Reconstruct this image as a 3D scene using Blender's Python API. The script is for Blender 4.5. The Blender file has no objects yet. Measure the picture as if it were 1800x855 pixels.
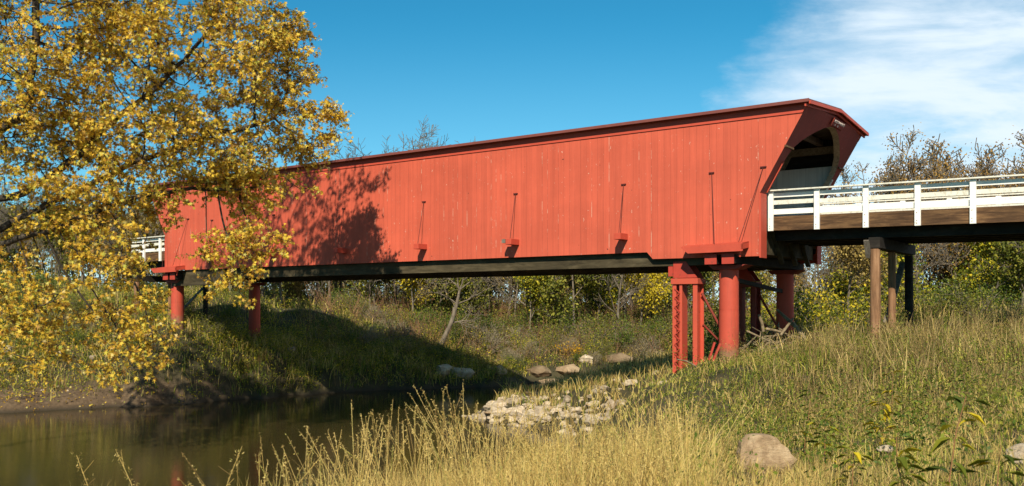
import bpy, bmesh, math, random
import numpy as np
from mathutils import Vector, Matrix

# ------------------------------------------------------------------ camera, sky, sun, exposure
scene = bpy.context.scene
col = scene.collection
ZC = 4.8                                   # eye height above the water
FPX = 1630.0                               # focal length in pixels of the 1800 px wide photograph
cd = bpy.data.cameras.new("camera")
cam = bpy.data.objects.new("camera", cd)
col.objects.link(cam)
cam.location = (0, 0, ZC)
cam.rotation_euler = (math.radians(90), 0, 0)
cd.sensor_width = 36.0
cd.lens = 36.0 * FPX / 1800.0
cd.shift_y = (540 - 427.5) / 1800.0
cd.clip_start = 0.1
cd.clip_end = 4000
cd.dof.use_dof = True
cd.dof.focus_distance = 36.0
cd.dof.aperture_fstop = 4.0
scene.camera = cam

LDIR = Vector((0.17, 0.959, -0.77)).normalized()   # the way the sunlight travels
sd = bpy.data.lights.new("sun", 'SUN')
sd.energy = 5.0
sd.angle = math.radians(0.45)
sd.color = (1.0, 0.92, 0.76)
sun = bpy.data.objects.new("sun", sd)
sun.rotation_euler = LDIR.to_track_quat('-Z', 'Y').to_euler()
sun.location = (-20, -30, 40)
col.objects.link(sun)

world = bpy.data.worlds.new("World")
scene.world = world
world.use_nodes = True
wn = world.node_tree.nodes
wl = world.node_tree.links
wn.clear()
w_out = wn.new('ShaderNodeOutputWorld')
w_bg = wn.new('ShaderNodeBackground')
w_bg.inputs['Strength'].default_value = 0.071
sky = wn.new('ShaderNodeTexSky')
sky.sky_type = 'NISHITA'
sky.sun_disc = False
sky.sun_elevation = math.asin(-LDIR.z)
sky.sun_rotation = math.atan2(-LDIR.x, -LDIR.y)
sky.altitude = 300
sky.air_density = 1.0
sky.dust_density = 0.0
sky.ozone_density = 2.2
hs = wn.new('ShaderNodeMix')          # the teal blue of a clear autumn sky
hs.data_type = 'RGBA'
hs.blend_type = 'MULTIPLY'
hs.inputs[0].default_value = 1.0
wl.new(sky.outputs[0], hs.inputs[6])
hs.inputs[7].default_value = (0.21, 1.04, 1.18, 1)


def wmath(op, a, b=None, c=None):
    m = wn.new('ShaderNodeMath')
    m.operation = op
    for i, v in enumerate((a, b, c)):
        if v is None:
            continue
        if isinstance(v, (int, float)):
            m.inputs[i].default_value = v
        else:
            wl.new(v, m.inputs[i])
    return m.outputs[0]


def wrange(v, a, b, c=0.0, d=1.0):
    m = wn.new('ShaderNodeMapRange')
    m.interpolation_type = 'SMOOTHSTEP'
    wl.new(v, m.inputs['Value'])
    m.inputs['From Min'].default_value = a
    m.inputs['From Max'].default_value = b
    m.inputs['To Min'].default_value = c
    m.inputs['To Max'].default_value = d
    return m.outputs['Result']


# thin veil of cirrus in the part of the sky north-east of the bridge
tc = wn.new('ShaderNodeTexCoord')
sx = wn.new('ShaderNodeSeparateXYZ')
wl.new(tc.outputs['Generated'], sx.inputs[0])
az = wmath('DIVIDE', sx.outputs['X'], wmath('MAXIMUM', sx.outputs['Y'], 0.05))
elv = wmath('DIVIDE', sx.outputs['Z'], wmath('MAXIMUM', sx.outputs['Y'], 0.05))
cxyz = wn.new('ShaderNodeCombineXYZ')
wl.new(az, cxyz.inputs[0])
wl.new(wmath('MULTIPLY', elv, 2.3), cxyz.inputs[1])
mp = wn.new('ShaderNodeMapping')
mp.inputs['Rotation'].default_value = (0, 0, math.radians(-14))
mp.inputs['Scale'].default_value = (1.0, 1.9, 1.0)
wl.new(cxyz.outputs[0], mp.inputs['Vector'])
n1 = wn.new('ShaderNodeTexNoise')
n1.inputs['Scale'].default_value = 5.0
n1.inputs['Detail'].default_value = 9
n1.inputs['Roughness'].default_value = 0.58
n1.inputs['Distortion'].default_value = 0.35
wl.new(mp.outputs[0], n1.inputs['Vector'])
n2 = wn.new('ShaderNodeTexNoise')
n2.inputs['Scale'].default_value = 12.0
n2.inputs['Detail'].default_value = 6
n2.inputs['Roughness'].default_value = 0.65
wl.new(cxyz.outputs[0], n2.inputs['Vector'])
edge = wmath('ADD', az, wmath('MULTIPLY', wmath('SUBTRACT', n2.outputs[0], 0.5), 0.13))
edge = wmath('ADD', edge, wmath('MULTIPLY', wmath('SUBTRACT', 0.33, elv), 0.85))
mask = wrange(edge, 0.275, 0.43)
streak = wrange(n1.outputs[0], 0.30, 0.64, 0.44, 1.0)
cl = wmath('MULTIPLY', wmath('MULTIPLY', mask, streak), 0.95)
# a little brightening low over the land everywhere
low = wmath('MULTIPLY', wrange(elv, 0.33, 0.0), 0.24)
low = wmath('MAXIMUM', low, wmath('MULTIPLY', wrange(elv, 0.13, 0.0), 0.85))
cl = wmath('MAXIMUM', cl, low)
cmix = wn.new('ShaderNodeMix')
cmix.data_type = 'RGBA'
wl.new(cl, cmix.inputs[0])
wl.new(hs.outputs[2], cmix.inputs[6])
cmix.inputs[7].default_value = (9.0, 10.2, 11.2, 1)
wl.new(cmix.outputs[2], w_bg.inputs['Color'])
wl.new(w_bg.outputs[0], w_out.inputs['Surface'])

vs = scene.view_settings
vs.view_transform = 'Standard'
vs.look = 'None'
vs.exposure = 0.45
vs.gamma = 1.0
vs.use_curve_mapping = False

rng = np.random.default_rng(11)
random.seed(5)


# ------------------------------------------------------------------ materials
def C4(c):
    return (c[0], c[1], c[2], 1.0)


class NT:
    """small helper round a material's node tree"""

    def __init__(self, name):
        self.m = bpy.data.materials.new(name)
        self.m.use_nodes = True
        self.n = self.m.node_tree.nodes
        self.l = self.m.node_tree.links
        self.b = self.n['Principled BSDF']
        self.b.inputs['Roughness'].default_value = 0.8
        self.b.inputs['Specular IOR Level'].default_value = 0.25

    def put(self, sock, v):
        if isinstance(v, (int, float)):
            sock.default_value = v
        elif isinstance(v, (tuple, list)):
            sock.default_value = v
        else:
            self.l.new(v, sock)

    def coord(self, which='Object', scale=(1, 1, 1), rot=(0, 0, 0)):
        t = self.n.new('ShaderNodeTexCoord')
        m = self.n.new('ShaderNodeMapping')
        m.inputs['Scale'].default_value = scale
        m.inputs['Rotation'].default_value = rot
        self.l.new(t.outputs[which], m.inputs['Vector'])
        return m.outputs[0]

    def noise(self, vec, scale=5, detail=4, rough=0.55, dist=0.0):
        t = self.n.new('ShaderNodeTexNoise')
        t.inputs['Scale'].default_value = scale
        t.inputs['Detail'].default_value = detail
        t.inputs['Roughness'].default_value = rough
        t.inputs['Distortion'].default_value = dist
        self.l.new(vec, t.inputs['Vector'])
        return t.outputs[0]

    def math(self, op, a, b=None, c=None):
        m = self.n.new('ShaderNodeMath')
        m.operation = op
        for i, v in enumerate((a, b, c)):
            if v is not None:
                self.put(m.inputs[i], v)
        return m.outputs[0]

    def rng(self, v, a, b, c=0.0, d=1.0):
        m = self.n.new('ShaderNodeMapRange')
        m.inputs['From Min'].default_value = a
        m.inputs['From Max'].default_value = b
        m.inputs['To Min'].default_value = c
        m.inputs['To Max'].default_value = d
        self.l.new(v, m.inputs['Value'])
        return m.outputs[0]

    def mix(self, f, a, b, mode='MIX'):
        m = self.n.new('ShaderNodeMix')
        m.data_type = 'RGBA'
        m.blend_type = mode
        self.put(m.inputs[0], f)
        self.put(m.inputs[6], C4(a) if isinstance(a, tuple) else a)
        self.put(m.inputs[7], C4(b) if isinstance(b, tuple) else b)
        return m.outputs[2]

    def ramp(self, v, stops):
        r = self.n.new('ShaderNodeValToRGB')
        e = r.color_ramp.elements
        while len(e) < len(stops):
            e.new(0.5)
        for i, (p, c) in enumerate(stops):
            e[i].position = p
            e[i].color = C4(c)
        self.l.new(v, r.inputs[0])
        return r.outputs[0]

    def bump(self, h, strength=0.3, dist=0.02):
        b = self.n.new('ShaderNodeBump')
        b.inputs['Strength'].default_value = strength
        b.inputs['Distance'].default_value = dist
        self.l.new(h, b.inputs['Height'])
        self.l.new(b.outputs[0], self.b.inputs['Normal'])

    def color(self, c):
        self.put(self.b.inputs['Base Color'], C4(c) if isinstance(c, tuple) else c)

    def island(self):
        g = self.n.new('ShaderNodeNewGeometry')
        return g.outputs['Random Per Island']


RED = (0.53, 0.095, 0.050)


def mat_boards(name, base, axis='X', pitch=0.24, peel=1.0, seam=0.42, tint=0.05):
    """painted boards: seams, tint per board, flaked spots and pale runs along some seams"""
    k = NT(name)
    t = k.n.new('ShaderNodeTexCoord')
    s = k.n.new('ShaderNodeSeparateXYZ')
    k.l.new(t.outputs['Object'], s.inputs[0])
    u = k.math('DIVIDE', s.outputs[axis], pitch)
    fl = k.math('FLOOR', u)
    fr = k.math('FRACT', u)
    wnz = k.n.new('ShaderNodeTexWhiteNoise')
    wnz.noise_dimensions = '1D'
    k.l.new(fl, wnz.inputs['W'])
    val = k.rng(wnz.outputs['Value'], 0, 1, 1 - tint, 1 + tint * 0.5)
    big = k.noise(k.coord('Object', (0.35, 0.35, 0.6)), 1.0, 5, 0.6)
    val = k.math('MULTIPLY', val, k.rng(big, 0.3, 0.7, 0.86, 1.08))
    grain = k.noise(k.coord('Object', (30, 30, 1.2) if axis == 'X' else (1.2, 1.2, 30)), 1.0, 3, 0.6)
    val = k.math('MULTIPLY', val, k.rng(grain, 0.3, 0.7, 0.95, 1.04))
    run0 = k.noise(k.coord('Object', (3.5, 3.5, 0.16) if axis == 'X' else (3.5, 3.5, 0.3)), 1.0, 5, 0.7)
    val = k.math('MULTIPLY', val, k.rng(run0, 0.35, 0.65, 0.88, 1.05))
    bc = k.n.new('ShaderNodeHueSaturation')
    bc.inputs['Color'].default_value = C4(base)
    k.l.new(val, bc.inputs['Value'])
    c = bc.outputs[0]
    # seam dirt
    d = k.math('ABSOLUTE', k.math('SUBTRACT', fr, 0.5))
    gap = k.rng(d, 0.455, 0.49, 0.0, 1.0)
    wb = k.n.new('ShaderNodeTexWhiteNoise')
    wb.noise_dimensions = '1D'
    k.l.new(k.math('ADD', k.math('ROUND', u), 37.3), wb.inputs['W'])
    sv = k.math('MULTIPLY', gap, k.rng(wb.outputs['Value'], 0, 1, 0.15, seam))
    c = k.mix(sv, c, (base[0] * 0.3, base[1] * 0.3, base[2] * 0.35))
    # pale runs along a few seams
    zn = k.noise(k.coord('Object', (3.0, 3.0, 1.5)), 1.0, 5, 0.7)
    run = k.math('MULTIPLY', k.math('GREATER_THAN', wb.outputs['Value'], 0.70), k.rng(d, 0.44, 0.485))
    run = k.math('MULTIPLY', run, k.rng(zn, 0.52, 0.60, 0, 0.75 * min(1, peel)))
    c = k.mix(run, c, (0.62, 0.42, 0.30))
    # flaked paint
    f1 = k.noise(k.coord('Object', (9, 9, 5.5)), 1.0, 5, 0.7)
    f2 = k.noise(k.coord('Object', (1.1, 1.1, 0.45)), 1.0, 3, 0.6)
    fl2 = k.math('MULTIPLY', k.rng(f1, 0.635, 0.665), k.rng(f2, 0.44, 0.56))
    c = k.mix(k.math('MULTIPLY', fl2, 0.9 * peel), c, (0.60, 0.42, 0.32))
    # dark nail holes and knots
    f3 = k.noise(k.coord('Object', (6.3, 6.3, 5.0)), 1.0, 2, 0.5)
    c = k.mix(k.rng(f3, 0.75, 0.765), c, (0.05, 0.02, 0.015))
    k.color(c)
    k.b.inputs['Roughness'].default_value = 0.72
    hgt = k.math('SUBTRACT', k.rng(grain, 0, 1, 0, 0.25), k.math('MULTIPLY', gap, 1.0))
    k.bump(hgt, 0.45, 0.012)
    return k.m


def mat_paint(name, base, dirt=0.25, rough=0.6, rust=None, rustamt=0.0, scale=3.0):
    k = NT(name)
    n = k.noise(k.coord('Object'), scale, 6, 0.65)
    c = k.mix(k.rng(n, 0.35, 0.75, 0, dirt), base, tuple(v * 0.45 for v in base))
    if rust:
        n2 = k.noise(k.coord('Object', (1, 1, 0.6)), scale * 2.2, 6, 0.7)
        c = k.mix(k.rng(n2, 0.66 - rustamt * 0.2, 0.72, 0, 0.85), c, rust)
    k.color(c)
    k.b.inputs['Roughness'].default_value = rough
    k.bump(n, 0.15, 0.01)
    return k.m


def mat_wood(name, a, b, sc=(2, 14, 14), rough=0.85):
    k = NT(name)
    v = k.coord('Object', sc)
    n = k.noise(v, 1.0, 7, 0.7, 0.6)
    n2 = k.noise(k.coord('Object'), 0.9, 4, 0.6)
    c = k.ramp(n, [(0.30, tuple(x * 0.35 for x in a)), (0.48, a), (0.72, b)])
    c = k.mix(k.rng(n2, 0.35, 0.7, 0, 0.55), c, tuple(x * 0.4 for x in a))
    k.color(c)
    k.b.inputs['Roughness'].default_value = rough
    k.bump(n, 0.4, 0.015)
    return k.m


def mat_leaf(name, stops, trans=0.35, rough=0.6, patch=0.0):
    k = NT(name)
    v = k.island()
    if patch:                                       # stands of the same plant share a tone
        gm = k.n.new('ShaderNodeNewGeometry').outputs['Position']
        pn = k.noise(gm, 0.9, 4, 0.6)
        v = k.math('ADD', v, k.math('MULTIPLY', k.math('SUBTRACT', pn, 0.5), patch * 1.6))
    c = k.ramp(v, stops)
    k.color(c)
    k.b.inputs['Roughness'].default_value = rough
    tr = k.n.new('ShaderNodeBsdfTranslucent')
    k.l.new(c, tr.inputs['Color'])
    mx = k.n.new('ShaderNodeMixShader')
    mx.inputs[0].default_value = trans
    k.l.new(k.b.outputs[0], mx.inputs[1])
    k.l.new(tr.outputs[0], mx.inputs[2])
    k.l.new(mx.outputs[0], k.n['Material Output'].inputs['Surface'])
    return k.m


M = {}
M['red_wall'] = mat_boards('red_boards', RED)
M['shaded_red'] = mat_boards('shaded_red_boards', (0.20, 0.030, 0.022), axis='Y', pitch=0.2, peel=0.2, seam=0.3)  # wall red darkened: the portals' shade is put into the colour
M['red_trim'] = mat_paint('red_trim_paint', (0.48, 0.07, 0.038), 0.3)
M['roof'] = mat_paint('roof_paint', (0.19, 0.055, 0.042), 0.35)
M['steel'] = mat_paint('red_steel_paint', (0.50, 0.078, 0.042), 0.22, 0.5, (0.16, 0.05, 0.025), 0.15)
M['steel_rust'] = mat_paint('rusty_red_steel', (0.42, 0.05, 0.03), 0.35, 0.6, (0.13, 0.045, 0.025), 0.5)
M['white'] = mat_paint('white_paint', (0.80, 0.76, 0.68), 0.08, 0.55, (0.45, 0.38, 0.27), 0.30, 5)
M['white_worn'] = mat_paint('worn_white_paint', (0.70, 0.66, 0.55), 0.25, 0.7, (0.34, 0.29, 0.18), 0.75, 5)
M['inside'] = mat_boards('whitewashed_boards', (0.74, 0.68, 0.58), axis='X', pitch=0.22, peel=0.0, seam=0.6, tint=0.2)
M['beam'] = mat_wood('brown_timber', (0.10, 0.050, 0.022), (0.27, 0.145, 0.06), (1.1, 9, 9))
M['girder'] = mat_wood('weathered_girder', (0.060, 0.045, 0.022), (0.13, 0.10, 0.055), (0.8, 4, 4))
M['post'] = mat_wood('post_timber', (0.25, 0.125, 0.06), (0.46, 0.26, 0.14), (16, 16, 1.0))
M['grey_wood'] = mat_wood('grey_timber', (0.16, 0.13, 0.10), (0.30, 0.26, 0.20), (14, 14, 1.2))
M['driftwood'] = mat_wood('driftwood_bark', (0.22, 0.16, 0.09), (0.42, 0.33, 0.21), (6, 6, 6))
M['tan_wood'] = mat_wood('bare_tan_wood', (0.30, 0.24, 0.15), (0.46, 0.38, 0.25), (10, 10, 10))
M['rod'] = mat_paint('rod_paint', (0.10, 0.02, 0.015), 0.3)
M['pale_paint'] = mat_paint('pale_letter_paint', (0.72, 0.60, 0.52), 0.1)
M['bark_dark'] = mat_wood('dark_bark', (0.055, 0.042, 0.03), (0.12, 0.095, 0.07), (9, 9, 3))
M['bark_grey'] = mat_wood('grey_bark', (0.17, 0.135, 0.095), (0.32, 0.265, 0.20), (9, 9, 2))
M['bark_pale'] = mat_wood('pale_bark', (0.30, 0.26, 0.20), (0.44, 0.39, 0.31), (7, 7, 2))
M['dark_timber'] = mat_wood('blackish_timber', (0.022, 0.017, 0.012), (0.05, 0.04, 0.03), (2, 6, 6))  # near-black brown timber tone
kp = NT('pier_paint')
nz_ = kp.noise(kp.coord('Object'), 2.2, 6, 0.65)
ny_ = kp.noise(kp.coord('Object', (5, 5, 0.35)), 1.0, 5, 0.7)
cp = kp.mix(kp.rng(nz_, 0.38, 0.72, 0, 0.40), (0.47, 0.07, 0.038), (0.30, 0.045, 0.028))
cp = kp.mix(kp.rng(ny_, 0.56, 0.70, 0, 0.6), cp, (0.22, 0.06, 0.032))
sp = kp.n.new('ShaderNodeSeparateXYZ')
kp.l.new(kp.coord('Object'), sp.inputs[0])
zm = kp.math('ADD', sp.outputs['Z'], kp.math('MULTIPLY', kp.math('SUBTRACT', nz_, 0.5), 1.6))
cp = kp.mix(kp.rng(zm, 0.95, 0.45, 0, 0.85), cp, (0.20, 0.13, 0.07))
kp.color(cp)
kp.b.inputs['Roughness'].default_value = 0.6
kp.bump(nz_, 0.2, 0.01)
M['pier'] = kp.m
M['shaded_rust'] = mat_paint('shaded_rusty_paint', (0.26, 0.045, 0.03), 0.45, 0.7, (0.14, 0.055, 0.03), 0.6)  # red paint darkened for shade under the bridge, with rust patches
M['wire'] = mat_paint('wire_rubber', (0.02, 0.02, 0.02), 0.1)


def mat_rock(name, a, b):
    k = NT(name)
    v = k.coord('Object')
    n = k.noise(v, 2.2, 8, 0.65)
    n2 = k.noise(k.coord('Object', (1, 1, 4)), 3.0, 6, 0.7)
    c = k.ramp(n, [(0.28, tuple(x * 0.7 for x in a)), (0.45, a), (0.7, b)])
    c = k.mix(k.rng(n2, 0.55, 0.75, 0, 0.5), c, tuple(x * 0.5 for x in a))
    oi = k.n.new('ShaderNodeObjectInfo')
    c2 = k.n.new('ShaderNodeHueSaturation')
    k.l.new(c, c2.inputs['Color'])
    k.l.new(k.rng(oi.outputs['Random'], 0, 1, 0.55, 1.15), c2.inputs['Value'])
    k.color(c2.outputs[0])
    k.b.inputs['Roughness'].default_value = 0.9
    k.bump(k.math('ADD', n, n2), 0.6, 0.05)
    return k.m


M['rock_pale'] = mat_rock('pale_limestone', (0.42, 0.32, 0.21), (0.64, 0.53, 0.38))
M['rock_tan'] = mat_rock('tan_limestone', (0.27, 0.18, 0.10), (0.44, 0.32, 0.19))


# ------------------------------------------------------------------ object helpers
def tag(o, label=None, cat=None, group=None, kind=None):
    if label:
        o['label'] = label
    if cat:
        o['category'] = cat
    if group:
        o['group'] = group
    if kind:
        o['kind'] = kind
    return o


def empty(name, loc=(0, 0, 0), rz=0.0):
    o = bpy.data.objects.new(name, None)
    o.empty_display_size = 0.3
    o.location = loc
    o.rotation_euler = (0, 0, rz)
    col.objects.link(o)
    return o


def np_mesh(name, V, F, sizes=None, mat=None, parent=None, smooth=False):
    """V (n,3); F flat vertex indices; sizes = corners of every face (int or array)"""
    me = bpy.data.meshes.new(name)
    V = np.asarray(V, dtype=np.float32)
    F = np.asarray(F, dtype=np.int32).ravel()
    if np.isscalar(sizes):
        sizes = np.full(len(F) // sizes, sizes, dtype=np.int32)
    sizes = np.asarray(sizes, dtype=np.int32)
    me.vertices.add(len(V))
    me.vertices.foreach_set('co', V.ravel())
    me.loops.add(len(F))
    me.loops.foreach_set('vertex_index', F)
    me.polygons.add(len(sizes))
    st = np.zeros(len(sizes), dtype=np.int32)
    st[1:] = np.cumsum(sizes)[:-1]
    me.polygons.foreach_set('loop_start', st)
    me.polygons.foreach_set('loop_total', sizes)
    if smooth:
        me.polygons.foreach_set('use_smooth', np.ones(len(sizes), dtype=bool))
    me.update(calc_edges=True)
    me.validate()
    if mat:
        me.materials.append(mat)
    o = bpy.data.objects.new(name, me)
    col.objects.link(o)
    if parent:
        o.parent = parent
    return o


class MB:
    """collects boxes, bars, prisms and tubes and links them as ONE mesh object"""

    def __init__(self):
        self.v = []
        self.f = []
        self.smooth = []

    def add(self, verts, faces, smooth=False):
        b = len(self.v)
        self.v += [tuple(p) for p in verts]
        self.f += [[i + b for i in fc] for fc in faces]
        self.smooth += [smooth] * len(faces)

    def box(self, x0, x1, y0, y1, z0, z1):
        self.add([(x0, y0, z0), (x1, y0, z0), (x1, y1, z0), (x0, y1, z0), (x0, y0, z1), (x1, y0, z1), (x1, y1, z1), (x0, y1, z1)],
                 [(0, 3, 2, 1), (4, 5, 6, 7), (0, 1, 5, 4), (1, 2, 6, 5), (2, 3, 7, 6), (3, 0, 4, 7)])
        return self

    def beam(self, p0, p1, w, h, up=(0, 0, 1)):
        p0 = Vector(p0)
        p1 = Vector(p1)
        d = (p1 - p0).normalized()
        s = d.cross(Vector(up))
        if s.length < 1e-4:
            s = Vector((1, 0, 0))
        s.normalize()
        t = s.cross(d)
        a = s * w / 2
        b = t * h / 2
        q = [p0 - a - b, p0 + a - b, p0 + a + b, p0 - a + b, p1 - a - b, p1 + a - b, p1 + a + b, p1 - a + b]
        self.add(q, [(0, 3, 2, 1), (4, 5, 6, 7), (0, 1, 5, 4), (1, 2, 6, 5), (2, 3, 7, 6), (3, 0, 4, 7)])
        return self

    def prism(self, poly, ext):
        e = Vector(ext)
        n = len(poly)
        p = [Vector(q) for q in poly]
        v = p + [q + e for q in p]
        f = [list(range(n))[::-1], list(range(n, 2 * n))] + [[i, (i + 1) % n, n + (i + 1) % n, n + i] for i in range(n)]
        self.add(v, f)
        return self

    def tube(self, pts, radii, n=8, cap=True):
        pts = [Vector(p) for p in pts]
        b = len(self.v)
        vv = []
        for i, p in enumerate(pts):
            d = (pts[min(i + 1, len(pts) - 1)] - pts[max(i - 1, 0)]).normalized()
            ref = Vector((0, 0, 1)) if abs(d.z) < 0.9 else Vector((1, 0, 0))
            s = d.cross(ref).normalized()
            t = d.cross(s)
            for j in range(n):
                a = 2 * math.pi * j / n
                vv.append(p + (s * math.cos(a) + t * math.sin(a)) * radii[i])
        ff = []
        for i in range(len(pts) - 1):
            for j in range(n):
                ff.append((i * n + j, i * n + (j + 1) % n, (i + 1) * n + (j + 1) % n, (i + 1) * n + j))
        self.add(vv, ff, True)
        if cap:
            for ring in (vv[:n], vv[-n:]):                  # end discs with corners of their own
                self.add(ring, [list(range(n))])
        return self

    def build(self, name, mat, parent=None, bevel=0.0):
        me = bpy.data.meshes.new(name)
        me.from_pydata(self.v, [], self.f)
        bm = bmesh.new()
        bm.from_mesh(me)
        bmesh.ops.recalc_face_normals(bm, faces=bm.faces)
        bm.to_mesh(me)
        bm.free()
        me.polygons.foreach_set('use_smooth', self.smooth)
        me.update()
        me.materials.append(mat)
        o = bpy.data.objects.new(name, me)
        col.objects.link(o)
        if parent:
            o.parent = parent
        if bevel:
            b = o.modifiers.new('bevel', 'BEVEL')
            b.width = bevel
            b.segments = 1
            b.limit_method = 'ANGLE'
        return o


def copy_tree(o, parent=None):
    c = o.copy()
    col.objects.link(c)
    if parent:
        c.parent = parent
    for ch in list(o.children):
        copy_tree(ch, c)
    return c


def P(px, py, Z):
    """a point seen at that pixel of the photograph at that depth"""
    return Vector(((px - 900) / FPX * Z, Z, ZC + (540 - py) / FPX * Z))


# ------------------------------------------------------------------ terrain
NOI = [(rng.uniform(0.5, 1.0), rng.uniform(0, 6.28), rng.uniform(0, 6.28), rng.uniform(0, 6.28)) for _ in range(40)]


def wob(X, Y, wl_=4.0, k0=0, k=7):
    s = 0
    for a, th, ph, _ in NOI[k0:k0 + k]:
        f = 2 * math.pi / wl_ * (0.5 + a)
        s = s + np.sin((X * math.cos(th) + Y * math.sin(th)) * f + ph)
    return s / k ** 0.5


RIVER = np.array([
    (-60, 33), (-44, 42), (-30, 43.5), (-23.2, 42.0), (-21.2, 43.2), (-18.4, 44.6), (-15.2, 46.6), (-12.0, 50.2), (-8.4, 53), (-5.3, 54.2), (-0.6, 56.2), (1.1, 58.6), (3.9, 59.6), (7.4, 61.2),
    (16, 63.5), (30, 68), (60, 76), (60, 68), (30, 65), (16, 60.3), (8, 57.6), (4.8, 55.2), (2.4, 51.5), (0.9, 47.6), (-0.8, 45.2), (-1.9, 41.0), (-1.4, 39.8), (-0.5, 38.2), (0.9, 36.9), (2.2, 35.2),
    (3.3, 33.7), (2.9, 30), (1.4, 24), (-0.6, 18.5), (-4.0, 13.6), (-8.5, 12.4), (-12, 17), (-15, 24), (-17.4, 30), (-20, 35), (-24.5, 40), (-34, 38), (-60, 28)], dtype=float)


def river_dist(X, Y):
    """signed distance to the waterline, positive on land"""
    X = np.asarray(X, float)
    Y = np.asarray(Y, float)
    d2 = np.full(X.shape, 1e12)
    ins = np.zeros(X.shape, bool)
    n = len(RIVER)
    for i in range(n):
        ax, ay = RIVER[i]
        bx, by = RIVER[(i + 1) % n]
        ex, ey = bx - ax, by - ay
        t = np.clip(((X - ax) * ex + (Y - ay) * ey) / (ex * ex + ey * ey), 0, 1)
        d2 = np.minimum(d2, (X - ax - t * ex) ** 2 + (Y - ay - t * ey) ** 2)
        c = ((ay > Y) != (by > Y)) & (X < (bx - ax) * (Y - ay) / (by - ay + 1e-12) + ax)
        ins ^= c
    d = np.sqrt(d2)
    return np.where(ins, -d, d)


HC = np.array([
    (0, 0, 3.2, .6), (-3.2, 6.5, 2.2, .6), (0, 8, 3.1, .7), (4, 8, 3.2, .7), (8, 8, 3.6, .7), (-7, 3, 2.2, .5), (5, 14, 3.0, .6), (10, 14, 3.6, .6), (1.5, 12, 2.7, .8), (6, 22, 2.6, .5), (12, 22, 3.6, .6),
    (18, 22, 4.2, .6), (3.5, 18, 2.1, .5), (7.3, 31.1, 3.15, 1.6), (6.0, 32.1, 3.05, 2.2), (5.0, 31.5, 2.4, 1.6), (10.5, 35.6, 3.5, 1.2), (11.3, 28.8, 4.1, .6), (20, 30, 4.4, .6), (30, 30, 4.8, .6), (20, 45, 4.6, .6), (12, 46, 3.2, .5),
    (6, 44, 1.5, .6), (3.6, 35, .9, .4), (0, 40, .34, .12), (1.3, 41, .85, .8), (2.5, 40, 1.25, .8), (3.6, 39.3, 1.7, .9), (4.8, 38.5, 2.2, 1.0), (6, 37, 2.7, 1.2), (1.5, 38.5, .4, .15), (3, 46, .9, .4), (4, 51, 1.3, .6), (8, 50, 2.2, .6),
    (-18.0, 48.4, 4.6, 2.2), (-15, 49.5, 3.4, 1.6), (-16, 53.8, 3.2, 1.2), (-22, 44.6, .8, .45), (-25, 48, 2.6, .7), (-20.0, 45.6, 1.3, .8), (-30, 50, 3.4, .8), (-36, 62, 6.8, .6), (-42, 72, 7.6, .6), (-27, 58, 6.0, .7), (-20, 60, 5.8, 1), (-25, 55, 5.2, 1),
    (-14, 56.5, 2.7, 1.0), (-11, 55.5, 1.9, .9), (-14, 64, 4.9, .8), (-6, 62.4, 2.7, .7), (-0.3, 59, 1.1, .7), (1.5, 64, 1.8, .7), (5, 66, 2.3, .6), (5, 80, 3.9, .5), (15, 82, 4.0, .5), (-10, 85, 5.0, .5), (-30, 92, 6.6, .5), (30, 82, 4.6, .5), (60, 85, 5, .5),
    (-18, 27, 2.0, .6), (-26, 30, 2.4, .6), (-30, 10, 2.4, .5), (-10, 8, 2.0, .7), (150, 200, 6, .5), (-150, 200, 8, .5), (0, 200, 5.6, .5), (150, 0, 4.5, .5), (-150, 0, 4, .5), (0, -60, 3.2, .5), (60, 40, 5, .5), (-60, 60, 6.5, .5), (40, 20, 5, .5)], float)


def ground(X, Y):
    X = np.asarray(X, float)
    Y = np.asarray(Y, float)
    num = np.zeros(X.shape)
    nk = np.zeros(X.shape)
    den = np.zeros(X.shape)
    for x, y, z, k in HC:
        w = 1.0 / ((X - x) ** 2 + (Y - y) ** 2 + 3.0) ** 1.7
        num += w * z
        nk += w * k
        den += w
    hill = num / den
    ks = nk / den
    hill = np.maximum(hill + 0.10 * wob(X, Y, 5.0) * np.clip(hill / 2, .2, 1) + 0.04 * wob(X, Y, 1.7, 8), 0.15)
    d = river_dist(X, Y) + 0.34 * wob(X, Y, 2.6, 16) + 0.16 * wob(X, Y, 1.1, 22)
    land = hill * (1 - np.exp(-np.maximum(d, 0) * ks * 1.5 / hill))
    bed = np.maximum(np.minimum(d, 0) * 0.45, -1.6)
    return np.where(d > 0, land, bed)


def gz(x, y):
    return float(ground(np.array([x]), np.array([y]))[0])


def axis(a, b, step, far, nfar):
    core = np.arange(a, b + 1e-6, step)
    g = np.geomspace(1, far, nfar)
    return np.concatenate([(a - g)[::-1], core, b + g])


gx = axis(-46, 40, 0.36, 700, 22)
gy = axis(-2, 96, 0.36, 1400, 22)
GX, GY = np.meshgrid(gx, gy)
GZ = ground(GX.ravel(), GY.ravel())
V = np.stack([GX.ravel(), GY.ravel(), GZ], 1)
nx, ny = len(gx), len(gy)
ii = (np.arange(ny - 1)[:, None] * nx + np.arange(nx - 1)[None, :]).ravel()
Fq = np.stack([ii, ii + 1, ii + 1 + nx, ii + nx], 1)


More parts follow.
